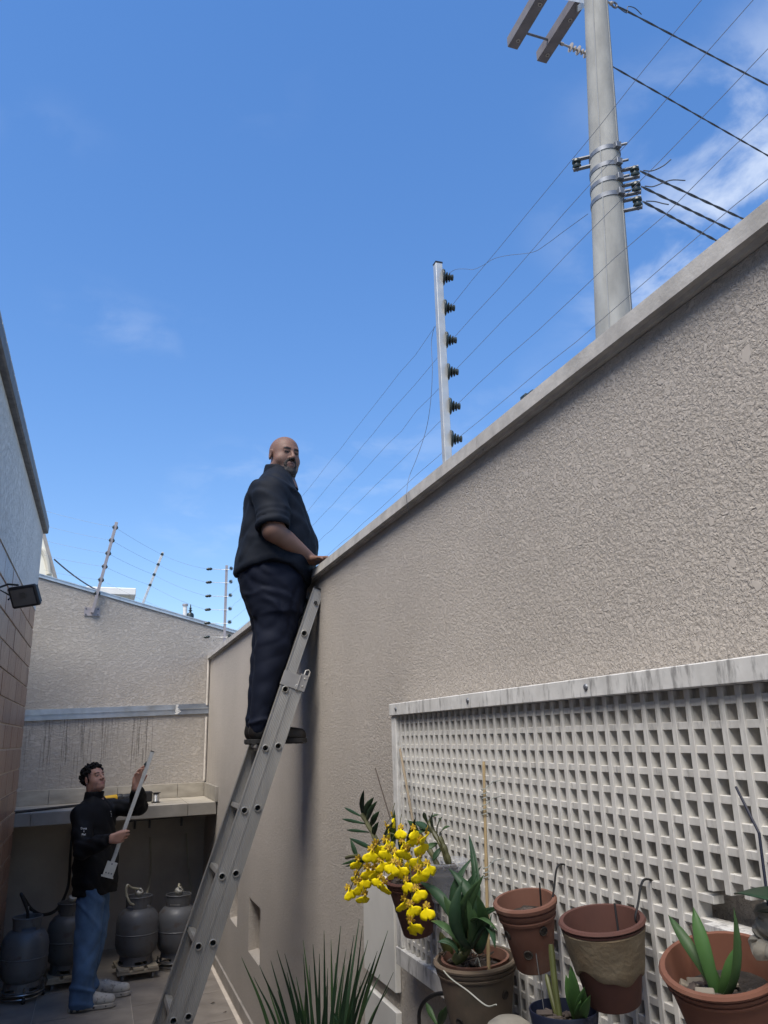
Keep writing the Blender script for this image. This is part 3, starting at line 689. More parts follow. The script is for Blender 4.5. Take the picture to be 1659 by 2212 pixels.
cable(E2+Vector((0.02, 0, 0)), at(1659, 334, Y=E2.y+0.2), 'second power cable passing behind the utility pole', 0.008, 160, 0.02, 4)
tg = ((1600, 467), (1575, 491), (1547, 516))
for k in range(3):
    nm = ('upper', 'middle', 'lower')[k]
    a = SPOOLS[k+1]+side*0.04
    cable(a, at(*tg[k], Y=a.y+0.25), '%s of three low cables on the utility pole side racks' % nm, 0.0085, 150, 0.03, 6)
    tail = [a+side*0.02, a+side*0.08+Vector((0, 0, -0.02)), a+side*(0.16, 0.20, 0.13)[k]+Vector((0, 0, (0.0, 0.0, -0.05)[k])), a+side*(0.22, 0.30, 0.17)[k]+Vector((0, 0, (0.04, -0.03, -0.07)[k]))]
    wire(spline(tail, 5), 'frayed tail end of the %s low cable' % nm, 0.0045, 'cable_tail', M_CABLE, cat='cable')
tail = [E1, E1+Vector((0.12, 0, -0.05)), E1+Vector((0.16, 0.02, 0.06)), E1+Vector((0.26, 0.04, 0.10)), E1+Vector((0.34, 0.05, 0.06))]
wire(spline(tail, 6), 'curled tail end of the thick top cable', 0.0045, 'cable_tail', M_CABLE, cat='cable')

# ================================================================== floodlight on the tiled wall
fc = at(53, 1288, X=-0.46)
fo = thing('floodlight', (-0.60, fc.y, fc.z), 'black LED floodlight on a bracket on the tiled wall', 'floodlight')
fx = Vector((0.86, -0.42, 0.10)).normalized()                  # its width direction
fn = Vector((-0.25, -0.85, -0.45)); fn = (fn-fx*fn.dot(fx)).normalized(); fu = fn.cross(fx)*-1
if fu.z < 0: fu = -fu
FM = Matrix((fx, fn, fu)).transposed()
fw, fh = 0.168, 0.126
b_ = MB().cbox(fc, (fw, 0.028, fh), FM).build('housing', mat('black_aluminium', (0.022, 0.022, 0.025), 0.45, var=0.2), fo, bevel=0.008)
for k in range(7): MB().cbox(fc-fn*0.022+fx*(-0.075+k*0.025), (0.004, 0.018, fh*0.8), FM).build('cooling_fin', MATS['black_aluminium'], b_)
MB().cbox(fc+fn*0.0152, (fw*0.80, 0.002, fh*0.76), FM).build('glass', mat('frosted_lens', (0.16, 0.155, 0.15), 0.25, var=0.06), fo)
MB().cbox(fc+fn*0.0166+fu*0.01, (0.036, 0.001, 0.034), FM).build('led_chip', mat('led_chip', (0.11, 0.108, 0.10), 0.35), fo)
arm = [fc-fx*0.098-fu*0.005, fc-fx*0.105-fn*0.05, Vector((-0.600, fc.y+0.03, fc.z+0.04)), Vector((-0.600, fc.y+0.03, fc.z-0.08))]
MB().tube(arm, 0.006, 6).tube([fc+fu*0.07-fx*0.02, fc+fu*0.075-fx*0.10-fn*0.04, Vector((-0.600, fc.y+0.03, fc.z+0.05))], 0.006, 6).build('bracket', MATS['black_aluminium'], fo)
MB().tube([Vector((-0.605, fc.y+0.03, fc.z-0.06)), Vector((-0.585, fc.y+0.03, fc.z-0.06))], 0.010, 8).build('wall_bolt', M_STEEL, fo)

# ================================================================== trellis
M_WHITE = mat('weathered_white', (0.54, 0.525, 0.495), 0.75, var=0.10, vscale=30, col2=(0.65, 0.635, 0.605), detail=8, bump=0.25, bscale=120, bdist=0.001, stretch=(1, 1, 0.5))
def weather(m, lo=0.62, hi=0.72):
    """grey weathered patches and rain runs in white paint"""
    t = m.node_tree; b = bsdf(m); src = b.inputs['Base Color'].links[0].from_socket
    tcn = N(t, 'ShaderNodeTexCoord'); mpn = N(t, 'ShaderNodeMapping'); mpn.inputs['Scale'].default_value = (30, 30, 7); t.links.new(tcn.outputs['Object'], mpn.inputs['Vector'])
    nz = N(t, 'ShaderNodeTexNoise'); nz.inputs['Scale'].default_value = 1.6; nz.inputs['Detail'].default_value = 7; nz.inputs['Roughness'].default_value = 0.65; t.links.new(mpn.outputs[0], nz.inputs['Vector'])
    r = N(t, 'ShaderNodeMapRange'); r.inputs[1].default_value = lo; r.inputs[2].default_value = hi; r.inputs[4].default_value = 0.75; t.links.new(nz.outputs['Fac'], r.inputs[0])
    mx = N(t, 'ShaderNodeMix', data_type='RGBA'); mx.inputs['B'].default_value = (0.19, 0.185, 0.18, 1)
    t.links.new(r.outputs[0], mx.inputs['Factor']); t.links.new(src, mx.inputs['A']); t.links.new(mx.outputs['Result'], b.inputs['Base Color'])
weather(M_WHITE, 0.54, 0.70)
M_WHITEF = mat('weathered_frame', (0.56, 0.55, 0.53), 0.75, var=0.10, vscale=20, col2=(0.66, 0.65, 0.63), detail=8, bump=0.3, bscale=100, bdist=0.001); weather(M_WHITEF, 0.52, 0.66)
YL, YR, ZB, ZT = 2.815, 0.45, 1.135, 1.972
tr = thing('trellis', (1.03, 1.6, ZB), 'white painted wooden lattice trellis fixed to the right wall', 'trellis')
MB().box((0.998, YR, 1.930), (1.052, YL, ZT)).build('top_board', M_WHITEF, tr, bevel=0.002)
MB().box((1.006, YL-0.046, ZB+0.036), (1.052, YL, 1.9295)).build('side_board', M_WHITEF, tr, bevel=0.002)
MB().box((1.002, 1.75, ZB-0.02), (1.052, YL, ZB+0.035)).build('bottom_board', M_WHITEF, tr, bevel=0.002)
for yy in (2.74, 2.13, 1.52, 0.9):
    MB().lathe([(0.0, 0.004), (0.006, 0.003), (0.008, 0.0)], 10, axis_matrix((-1, 0, 0)), (0.9978, yy, 1.952)).build('screw', M_STEEL, tr, smooth=True)
PY_, PZ_ = 0.0435, 0.0415
SW = 0.0138
CUT_Y, CUT_Z0, CUT_Z1 = 1.232, 1.532, 1.588
vs = {}
def vslat(z0, z1):
    k = (round(z0, 3), round(z1, 3))
    if k not in vs: vs[k] = MB().box((0, -SW/2, z0), (0.030, SW/2, z1)).mesh('lattice_slat', M_WHITE, bevel=0.0008)
    return vs[k]
yv = 2.748; i = 0
ZLOW = ZB+0.036
while yv > YR:
    o = tr.location
    zl = ZLOW if yv > 1.75 else 1.02
    parts = [(zl, 1.9295)] if yv > CUT_Y+0.005 else [(zl, CUT_Z0), (CUT_Z1, 1.9295)]
    for a, b in parts: link('lattice_slat', vslat(a-o.z, b-o.z), tr, (1.0165-o.x+random.uniform(-.0006, .0006), yv-o.y+random.uniform(-.0007, .0007), 0))
    yv -= PY_; i += 1
zz = 1.906
while zz > 1.03:
    cut = CUT_Z0+0.012 < zz < CUT_Z1-0.012
    ya = YL-0.047 if zz > ZLOW+0.01 else 1.745
    yb = CUT_Y-0.008 if cut else YR
    zq = zz+random.uniform(-.0007, .0007)
    MB().box((1.0195, yb, zq-SW/2), (1.0435, ya, zq+SW/2)).build('lattice_slat', M_WHITE, tr, bevel=0.0008)
    zz -= PZ_
MB().box((1.0, 0.45, CUT_Z0-0.006), (1.050, CUT_Y, CUT_Z0+0.006)).build('opening_ledge', M_WHITEF, tr, bevel=0.001)

# white boards fixed on the wall below the trellis
for (z0, z1, yb, s, lab) in ((0.985, 1.345, 2.955, 0.0, 'upper white painted board fixed on the wall left of the pots'), (0.60, 0.925, 2.955, 0.0, 'lower white painted board at the bottom edge beside the spiky plant')):
    w = MB(); w.prism([(3.32, z0-0.004), (yb, z0), (yb, z1), (3.32, z1)], 0.022, lambda u, v, t: (1.0695-0.0005-t, u, v))
    tag(w.build('wall_board', mat('white_board', (0.66, 0.65, 0.62), 0.4, var=0.06, vscale=6), bevel=0.002), lab, 'board')

# ================================================================== pots and plants
M_TERRA = mat('terracotta', (0.17, 0.075, 0.050), 0.85, var=0.12, vscale=11, col2=(0.25, 0.155, 0.115), thr=(0.5, 0.8), detail=8, bump=0.15, bscale=90, bdist=0.001)
M_TERRA2 = mat('terracotta_bright', (0.19, 0.075, 0.045), 0.8, var=0.12, vscale=9, col2=(0.25, 0.14, 0.095), thr=(0.5, 0.8), detail=8, bump=0.12, bscale=70, bdist=0.001)
M_TERRA3 = mat('terracotta_dark', (0.092, 0.037, 0.028), 0.8, var=0.2, vscale=12, detail=8, bump=0.15, bscale=90, bdist=0.001)
M_WEATH = mat('weathered_clay', (0.10, 0.085, 0.062), 0.9, var=0.3, vscale=9, col2=(0.17, 0.12, 0.085), detail=9, bump=0.3, bscale=60, bdist=0.002)
M_MOSS = mat('lichen_crust', (0.26, 0.215, 0.145), 0.95, var=0.2, vscale=16, col2=(0.17, 0.125, 0.075), detail=9, bump=0.7, bscale=90, bdist=0.003)
M_SOIL = mat('bark_soil', (0.03, 0.024, 0.02), 0.95, var=0.5, vscale=40, bump=0.9, bscale=60, bdist=0.01)
M_BARK = mat('bark_chip', (0.065, 0.05, 0.042), 0.9, var=0.4, vscale=30)
M_LEAF = mat('orchid_leaf', (0.042, 0.085, 0.030), 0.5, spec=0.3, var=0.25, vscale=12)
M_LEAF2 = mat('young_leaf', (0.055, 0.125, 0.035), 0.5, spec=0.3, var=0.22, vscale=12)
M_LEAFD = mat('dark_leaf', (0.022, 0.052, 0.024), 0.5, spec=0.3, var=0.25, vscale=14)
M_BULB = mat('pseudobulb', (0.085, 0.095, 0.03), 0.5, var=0.3, vscale=20)
M_CANE = mat('cane', (0.10, 0.10, 0.045), 0.5, var=0.3, vscale=25)
M_BAMBOO = mat('bamboo', (0.34, 0.25, 0.13), 0.55, var=0.2, vscale=30, stretch=(1, 1, 0.2))
M_TWIG = mat('dark_twig', (0.06, 0.045, 0.035), 0.7)
M_HOOK = mat('hook_wire', (0.02, 0.02, 0.022), 0.5, metal=0.4)
M_ROOT = mat('aerial_root', (0.42, 0.42, 0.36), 0.7)

def tilted(tilt):                                              # leaning away from the wall
    return Matrix.Rotation(-tilt, 3, Vector((-0.5, 0.866, 0)))
def clay_pot(root, c, rt, rb, h, m, tilt=0.1, wall=0.007, lip=0.016, holes=((0, 0.45),), flat=None, soil=0.35, rim=True):
    """c = centre of the rim plane; a tapered pot with rolled lip, two grooves, dark discs for side holes, and soil"""
    M = tilted(tilt); z = -h
    def r(zz): return rb+(rt-rb)*((zz+h)/h)
    prof = [(0.0, -h), (rb*0.92, -h), (rb, -h+0.004)]
    if rim:
        prof += [(r(-lip*2.6)-0.001, -lip*2.6), (r(-lip*2.5)+0.0025, -lip*2.4), (r(-lip*2.0)+0.0025, -lip*2.05), (r(-lip*1.9)-0.0005, -lip*1.9), (r(-lip*1.5)+0.003, -lip*1.5), (r(-lip)+0.003, -lip*1.05), (r(-lip)+0.001, -lip*0.95), (rt+0.003, -lip*0.7), (rt+0.004, -0.004), (rt+0.001, 0.0), (rt-wall+0.001, 0.0), (rt-wall, -0.004)]
    else: prof += [(rt, -0.003), (rt-0.001, 0.0), (rt-wall, 0.0)]
    prof += [(r(-h*0.8)-wall, -h*0.8), (0.0, -h*0.8)]
    b = MB(); b.lathe(prof, 36, M, c)
    if flat is not None: b.v = [(min(p[0], flat), p[1], p[2]) for p in b.v]
    body = b.build('pot', m, root, smooth=True)
    s = MB(); zs_ = -h*soil; rs = r(zs_)-wall-0.0015; n = 20
    rr = [s.ring([Vector(c)+M @ Vector((rs*f*math.cos(2*math.pi*k/n), rs*f*math.sin(2*math.pi*k/n), zs_+(0.006*math.sin(5*k+9*f) if f < 1 else -0.004))) for k in range(n)]) for f in (1.0, 0.7, 0.35, 0.02)]
    for A, B in zip(rr, rr[1:]):
        for k in range(n): s.f.append((A[k], A[(k+1) % n], B[(k+1) % n], B[k]))
    if flat is not None: s.v = [(min(p[0], flat-wall-.001), p[1], p[2]) for p in s.v]
    so = s.build('soil', M_SOIL, root)
    for ang, f in holes:                                       # raised lips round dark discs that paint in the shade of drainage holes
        zz = -h*f; rr_ = r(zz); d = M @ Vector((math.cos(ang), math.sin(ang), -0.15)); p = Vector(c)+M @ Vector((rr_*math.cos(ang), rr_*math.sin(ang), zz))
        MB().lathe([(0.0, 0.0012), (0.0075, 0.0012), (0.0082, 0.0024), (0.0095, 0.0022), (0.0105, -0.001)], 14, axis_matrix(d), p).build('dark_hole_disc', M_SOIL, body, smooth=True)
    return body
def chips(root, c, r, n, m=None, seed=0):
    rg = random.Random(seed); b = MB()
    for k in range(n):
        a, d = rg.uniform(0, 6.28), r*math.sqrt(rg.random()); s = rg.uniform(0.008, 0.02)
        R_ = Matrix.Rotation(rg.uniform(0, 6), 3, 'Z') @ Matrix.Rotation(rg.uniform(-.7, .7), 3, 'X')
        b.cbox(Vector(c)+Vector((d*math.cos(a), d*math.sin(a), rg.uniform(-.002, .010))), (s*1.5, s*0.8, s*0.5), R_)
    return b.build('bark_chips', m or M_BARK, root, bevel=0.0015)
def leaf_mesh(b, base_, tip, width, up=(0, 0, 1), bend=0.0, fold=0.25, n=9, shape=0.55, base_w=0.25, side=0.0):
    """blade from base to tip: folded on its midrib, widest at `shape`, drooping by `bend`"""
    base_, tip = Vector(base_), Vector(tip); d = tip-base_; L = d.length
    s = d.cross(Vector(up)); s = s.normalized() if s.length > 1e-6 else d.orthogonal().normalized(); u = s.cross(d).normalized()
    if u.dot(Vector(up)) < 0: u = -u
    rows = []
    for i in range(n+1):
        t = i/n; w = width*0.5*(base_w+(1-base_w)*min(1, t/shape)**0.8 if t < shape else max(0.0, (1-((t-shape)/(1-shape))**2.1)))
        p = base_+d*t+u*(bend*L*2*t*(1-t))+s*(side*L*2*t*(1-t))
        rows.append(b.ring([p-s*w+u*w*fold, p, p+s*w+u*w*fold]))
    for A, B in zip(rows, rows[1:]):
        b.f.append((A[0], A[1], B[1], B[0])); b.f.append((A[1], A[2], B[2], B[1]))
    return b
def solid(o, th=0.0012):
    md = o.modifiers.new('thickness', 'SOLIDIFY'); md.thickness = th; md.offset = 0; return o
def leaf(root, base_, tip, width, m=None, name='leaf', **k):
    return solid(leaf_mesh(MB(), base_, tip, width, **k).build(name, m or M_LEAF, root, smooth=True))
def hook(root, top, pot_pt):
    a = Vector(top); b = Vector(pot_pt)
    pts = [a+Vector((0.018, 0, -0.012)), a+Vector((0.012, 0, 0.004)), a+Vector((-0.006, 0, 0.008)), a+Vector((-0.016, 0, -0.004)), a.lerp(b, 0.45)+Vector((-0.012, 0, 0)), b+Vector((-0.006, 0, 0.012)), b]
    return MB().tube(spline(pts, 4), 0.0022, 6).build('hanging_hook', M_HOOK, root, smooth=True)

PI = math.pi
# -- 1: plain terracotta pot with three holes
c = at(1133, 1942, X=0.925)
p1 = thing('hanging_pot', c+Vector((0, 0, -0.14)), 'empty terracotta wall pot with round holes hanging on the lattice, left of the crusted pot', 'pot')
clay_pot(p1, c, 0.068, 0.042, 0.145, M_TERRA, 0.19, holes=((PI*1.02, 0.42), (PI*1.28, 0.68), (PI*1.52, 0.36)), flat=1.008, soil=0.22)
hook(p1, (1.010, c.y-0.03, c.z+0.062), c+Vector((0.055, -0.035, -0.02)))
MB().tube([c+Vector((0.03, -0.02, -0.03)), c+Vector((0.028, -0.023, 0.035))], 0.002, 6).build('peg', M_HOOK, p1)
chips(p1, c+Vector((0, 0, -0.032)), 0.045, 16, seed=1)
# -- 2: pot with a crust of lichen peeling off the lower part
c = at(1299, 1983, X=0.915)
p2 = thing('hanging_pot', c+Vector((0, 0, -0.14)), 'terracotta wall pot with pale lichen crust over its upper part', 'pot')
clay_pot(p2, c, 0.077, 0.049, 0.148, M_TERRA3, 0.15, holes=(), flat=1.006, soil=0.75, lip=0.008)
b = MB(); n = 48; M = tilted(0.15); H = 0.148; rows = []
def crust_low(a):
    return -0.102-0.016*math.sin(a*1.0+0.9)-0.009*math.sin(3*a+1.0)-0.004*math.sin(7*a)
for f in (0.0, 0.04, 0.2, 0.4, 0.6, 0.8, 0.95, 1.0):
    ring = []
    for k in range(n):
        a = 2*PI*k/n; z = -0.012+f*(crust_low(a)+0.012); r = 0.049+(0.077-0.049)*(z+H)/H; th = 0.0036 if 0.02 < f < 0.97 else 0.0008
        th += 0.0008*math.sin(6*a+8*f)
        p = c+M @ Vector(((r+th)*math.cos(a), (r+th)*math.sin(a), z)); p.x = min(p.x, 1.0075); ring.append(p)
    rows.append(b.ring(ring))
for A, B in zip(rows, rows[1:]):
    for k in range(n): b.f.append((A[k], A[(k+1) % n], B[(k+1) % n], B[k]))
b.build('lichen_crust', M_MOSS, p2, smooth=True)
hook(p2, (1.010, c.y-0.022, c.z+0.055), c+Vector((0.06, -0.03, -0.012)))
MB().tube([c+Vector((0.035, 0.0, -0.035)), c+Vector((0.04, 0.012, 0.02))], 0.002, 6).build('peg', M_HOOK, p2)
# -- 3: bright pot at the right with a young plant
c = at(1556, 2078, X=0.895)
p3 = thing('hanging_pot', c+Vector((0, 0, -0.15)), 'bright terracotta pot with bark and a young green shoot at the lower right', 'potted plant')
clay_pot(p3, c, 0.086, 0.055, 0.155, M_TERRA2, 0.30, holes=((PI*1.22, 0.62), (PI*1.55, 0.5)), flat=1.004, soil=0.30, lip=0.010)
hook(p3, (1.000, c.y-0.02, c.z+0.035), c+Vector((0.075, -0.03, -0.005)))
chips(p3, c+Vector((-.005, 0, -0.046)), 0.062, 46, seed=3); chips(p3, c+Vector((-.02, 0.01, -0.04)), 0.045, 9, M_ROOT if False else mat('pale_chip', (0.22, 0.19, 0.15), 0.9), seed=5)
q = c+Vector((-0.015, -0.012, -0.05))
for tx, ty, w, mm in ((1443, 1976, 0.017, M_LEAF), (1497, 1958, 0.021, M_LEAF2), (1585, 1959, 0.012, M_LEAF), (1602, 2032, 0.017, M_LEAF2), (1500, 2046, 0.013, M_LEAF)):
    leaf(p3, q+Vector((random.gauss(0, .003), random.gauss(0, .003), 0)), at(tx, ty, X=0.88+random.uniform(-.02, .02)), w, mm, up=(-0.6, -0.6, 0.5), bend=0.25, base_w=0.6, shape=0.6, side=random.uniform(-.3, .3))
MB().tube([q+Vector((0, 0.012, 0)), at(1492, 2000, X=0.90)], [0.004, 0.003], 6).build('dry_stub', M_TWIG, p3)
# -- 4: big weathered pot with an orchid and a bamboo cane
c = at(1026, 2068, X=0.905)
p4 = thing('orchid_pot', c+Vector((0, 0, -0.2)), 'large weathered grey clay pot holding an orchid tied to a bamboo cane', 'potted plant')
clay_pot(p4, c, 0.099, 0.062, 0.215, M_WEATH, 0.08, holes=((PI*1.40, 0.62), (PI*1.62, 0.30), (PI*1.15, 0.55)), flat=1.008, soil=0.12, lip=0.012)
b = MB().lathe([(0.078, -0.03), (0.083, -0.004), (0.084, 0.004), (0.078, 0.005), (0.074, -0.02)], 32, tilted(0.08), c+Vector((0, 0, -0.002))); b.v = [(min(p[0], 1.0), p[1], p[2]) for p in b.v]; b.build('inner_pot', M_TERRA, p4, smooth=True)
chips(p4, c+Vector((0, 0, -0.02)), 0.06, 30, seed=8)
cane0, cane1 = at(1056, 2108, X=0.90), at(1045, 1645, X=0.955)
cn = [cane0.lerp(cane1, t) for t in np.linspace(0, 1, 25)]
rr = [0.0046-0.0010*t+(0.0009 if k in (6, 12, 18, 23) else 0) for k, t in enumerate(np.linspace(0, 1, 25))]
MB().tube(cn, rr, 8).build('bamboo_cane', M_BAMBOO, p4, smooth=True)
for f, ln in ((0.80, 0.05), (0.72, 0.03), (0.42, 0.045)):
    pc = cane0.lerp(cane1, f); ang = [i*0.7 for i in range(26)]
    MB().tube([pc+Vector((0.007*math.cos(t), 0.007*math.sin(t), 0.0012*i)) for i, t in enumerate(ang)]+[pc+Vector((0.02, -0.01, 0.045)), pc+Vector((0.035, -0.03, 0.05))], 0.0013, 5).build('tie_wire', mat('tie_wire', (0.28, 0.30, 0.28), 0.6), p4)
for (bx, by, bw, bh, an) in ((962, 2040, 0.028, 0.075, -0.5), (990, 2010, 0.030, 0.085, 0.05), (1014, 2030, 0.028, 0.07, 0.3), (1000, 2060, 0.03, 0.06, 0.9)):
    pc = at(bx, by, X=0.86); M = Matrix.Rotation(an, 3, 'Y') @ Matrix.Rotation(0.2, 3, 'X')
    prof = [(bw*0.5*math.sin(PI*min(0.999, 0.12+0.88*t))**0.7*(1.05-0.35*t)+0.0004, bh*(t-0.5)) for t in np.linspace(0, 1, 10)]
    bb = MB().lathe(prof, 12, M, pc); bb.v = [(x+0.0012*math.sin(150*z+50*y), y+0.0012*math.sin(170*x), z) for x, y, z in bb.v]; bb.build('pseudobulb', M_BULB, p4, smooth=True)
for (x0, y0, x1, y1, w, X0, X1, up_) in ((1005, 2040, 905, 1905, 0.026, .86, .80, (-.5, -.7, .4)), (1008, 2045, 968, 1875, 0.030, .86, .84, (-.3, -.9, .2)), (1012, 2045, 1045, 1890, 0.034, .87, .86, (-.5, -.8, 0)),
                                 (1005, 2050, 930, 1990, 0.022, .85, .80, (0, -.6, .8)), (1018, 2045, 1075, 2010, 0.022, .86, .85, (0, -.5, .8)), (1028, 2040, 1012, 1800, 0.022, .90, .93, (-.8, -.6, 0)),
                                 (1032, 2040, 1040, 1870, 0.026, .90, .92, (-.8, -.5, 0)), (1036, 2035, 1083, 1960, 0.020, .90, .89, (-.6, -.5, .4)), (1020, 2050, 1070, 2050, 0.018, .85, .83, (0, -.3, 1)), (998, 2055, 1008, 1940, .028, .84, .83, (-.4, -.9, 0)), (1000, 2050, 958, 1935, .026, .84, .80, (-.5, -.8, .2)), (1010, 2048, 1030, 1930, .028, .85, .84, (-.4, -.9, 0)), (1022, 2045, 1062, 1975, .022, .88, .86, (-.5, -.7, .3)), (990, 2060, 945, 2035, .02, .83, .79, (0, -.6, .8)), (1030, 2042, 1022, 1850, .024, .90, .90, (-.8, -.5, 0)), (1015, 2050, 1000, 1900, .030, .85, .83, (-.3, -.9, 0))):
    leaf(p4, at(x0, y0, X=X0), at(x1, y1, X=X1), w, random.choice((M_LEAF, M_LEAFD, M_LEAFD)), up=up_, bend=random.uniform(.1, .5), base_w=0.45, shape=random.uniform(.45, .65), side=random.choice((-1, 1))*random.uniform(.1, .42), fold=random.uniform(.1, .5))
for k in range(12):
    p = c+Vector((random.uniform(-.07, .03), random.uniform(-.07, .06), 0.0))
    MB().tube(spline([p, p+Vector((random.gauss(0, .02), random.gauss(0, .02), .012)), p+Vector((random.gauss(0, .03), random.gauss(0, .03), -.004))], 4), 0.0014, 5).build('aerial_root', M_ROOT if k % 3 == 0 else M_TWIG, p4)
MB().tube(spline([at(938, 2070, X=.83), at(970, 2110, X=.80), at(1010, 2140, X=.795), at(1050, 2172, X=.80), at(1072, 2170, X=.80)], 6), 0.0016, 5).build('aerial_root', M_ROOT, p4)
# -- 5: clear plastic pot with a cane orchid
c = at(960, 1862, X=0.935)
p5 = thing('plastic_pot', c+Vector((0, 0, -0.1)), 'clear plastic pot with a leafy cane orchid against the lattice', 'potted plant')
M_CLEAR = mat('clear_plastic', (0.55, 0.57, 0.62), 0.35, var=0.08); bsdf(M_CLEAR).inputs['Alpha'].default_value = 0.28
pr = [(0.040, -0.10), (0.062, -0.004), (0.066, 0.0), (0.066, 0.004), (0.061, 0.004), (0.0595, -0.006), (0.0385, -0.098)]
b = MB().lathe(pr, 32, tilted(0.04), c); b.v = [(min(p[0], 1.006), p[1], p[2]) for p in b.v]; b.build('pot', M_CLEAR, p5, smooth=True)
b = MB().lathe([(0.0, -0.095), (0.036, -0.095), (0.052, -0.03), (0.0, -0.024)], 24, tilted(0.04), c); b.v = [(min(p[0], 1.0), p[1], p[2]) for p in b.v]; b.build('root_mass', M_SOIL, p5, smooth=True)
chips(p5, c+Vector((0, 0, -0.022)), 0.035, 14, seed=12)
for pts in (((968, 1868), (955, 1830), (938, 1800), (925, 1775)), ((972, 1866), (962, 1835), (950, 1808)), ((950, 1880), (930, 1840), (905, 1800))):
    P = [at(x, y, X=.935-.01*i) for i, (x, y) in enumerate(pts)]; sp = spline(P, 8)
    MB().tube(sp, [0.0058+0.0022*abs(math.sin(i*0.55)) for i in range(len(sp))], 8).build('cane', M_CANE, p5, smooth=True)
for (x0, y0, x1, y1, w) in ((938, 1800, 896, 1775, .02), (938, 1795, 935, 1755, .014), (945, 1800, 955, 1765, .016), (950, 1805, 972, 1785, .015), (925, 1780, 915, 1755, .012), (930, 1790, 900, 1800, .014), (945, 1822, 920, 1835, .02), (955, 1830, 935, 1860, .018), (925, 1778, 948, 1760, .012), (905, 1800, 880, 1772, .02), (905, 1800, 890, 1795, .016)):
    leaf(p5, at(x0, y0, X=.93), at(x1, y1, X=.90+random.uniform(-.02, .03)), w, random.choice((M_LEAFD, M_LEAF)), up=(-.5, -.5, .6), bend=.1, shape=.5)
# -- 6: yellow orchid in a dark terracotta pot
c = at(888, 1893, X=0.925)
p6 = thing('yellow_orchid', c+Vector((0, 0, -0.15)), 'yellow dancing-lady orchid in flower, spilling out of a terracotta pot', 'orchid')
clay_pot(p6, c, 0.078, 0.045, 0.165, M_TERRA3, 0.16, holes=((PI*1.30, 0.72), (PI*1.05, .5)), flat=1.008, soil=0.10, lip=0.011)
chips(p6, c+Vector((0, 0, -0.015)), 0.05, 24, seed=20)
cane_ = spline([at(885, 1885, X=.90), at(850, 1850, X=.88), at(822, 1830, X=.87), at(800, 1790, X=.865), at(783, 1760, X=.86)], 10)
MB().tube(cane_, [0.0065+0.0025*abs(math.sin(i*0.45)) for i in range(len(cane_))], 9).build('cane', M_CANE, p6, smooth=True)
for (x0, y0, x1, y1, w, m_) in ((783, 1760, 786, 1706, .020, M_LEAFD), (786, 1765, 808, 1722, .026, M_LEAFD), (792, 1775, 815, 1730, .022, M_LEAFD), (800, 1785, 820, 1752, .022, M_LEAFD), (783, 1765, 743, 1744, .010, M_LEAFD), (790, 1780, 738, 1769, .011, M_LEAFD), (798, 1798, 748, 1793, .010, M_LEAFD),
                               (805, 1808, 818, 1775, .020, M_LEAFD), (830, 1825, 850, 1775, .020, M_LEAFD), (820, 1840, 754, 1810, .014, M_LEAFD), (815, 1850, 737, 1868, .011, M_LEAF), (820, 1855, 745, 1873, .010, M_LEAFD), (850, 1850, 852, 1748, .018, M_LEAF), (868, 1850, 868, 1785, .022, M_LEAFD), (880, 1850, 898, 1765, .020, M_LEAFD), (775, 1860, 757, 1812, .016, M_LEAFD)):
    leaf(p6, at(x0, y0, X=.87), at(x1, y1, X=.85+random.uniform(-.02, .02)), w, m_, up=(-.5, -.8, .2), bend=.06, shape=.45)
MB().tube(spline([at(775, 1848, X=.86), at(760, 1850, X=.85), at(748, 1853, X=.85)], 4), 0.006, 8).build('cane', M_CANE, p6, smooth=True)
MB().tube([at(843, 1768, X=.93), at(811, 1660, X=.95)], 0.0024, 6).build('support_stick', M_TWIG, p6)
sk = [at(895, 1790, X=.97).lerp(at(864, 1618, X=.985), t) for t in np.linspace(0, 1, 17)]
MB().tube(sk, [0.0042+(0.001 if k in (5, 11) else 0) for k in range(17)], 7).build('bamboo_cane', mat('grey_bamboo', (0.24, 0.19, 0.13), 0.6, var=0.2), p6, smooth=True)
M_YEL = mat('orchid_yellow', (0.93, 0.74, 0.006), 0.6, var=0.05, vscale=60, spec=0.2)
M_SPOT = mat('orchid_spotted', (0.62, 0.42, 0.02), 0.6, var=0.1, vscale=160, col2=(0.16, 0.06, 0.015), thr=(0.47, 0.58))
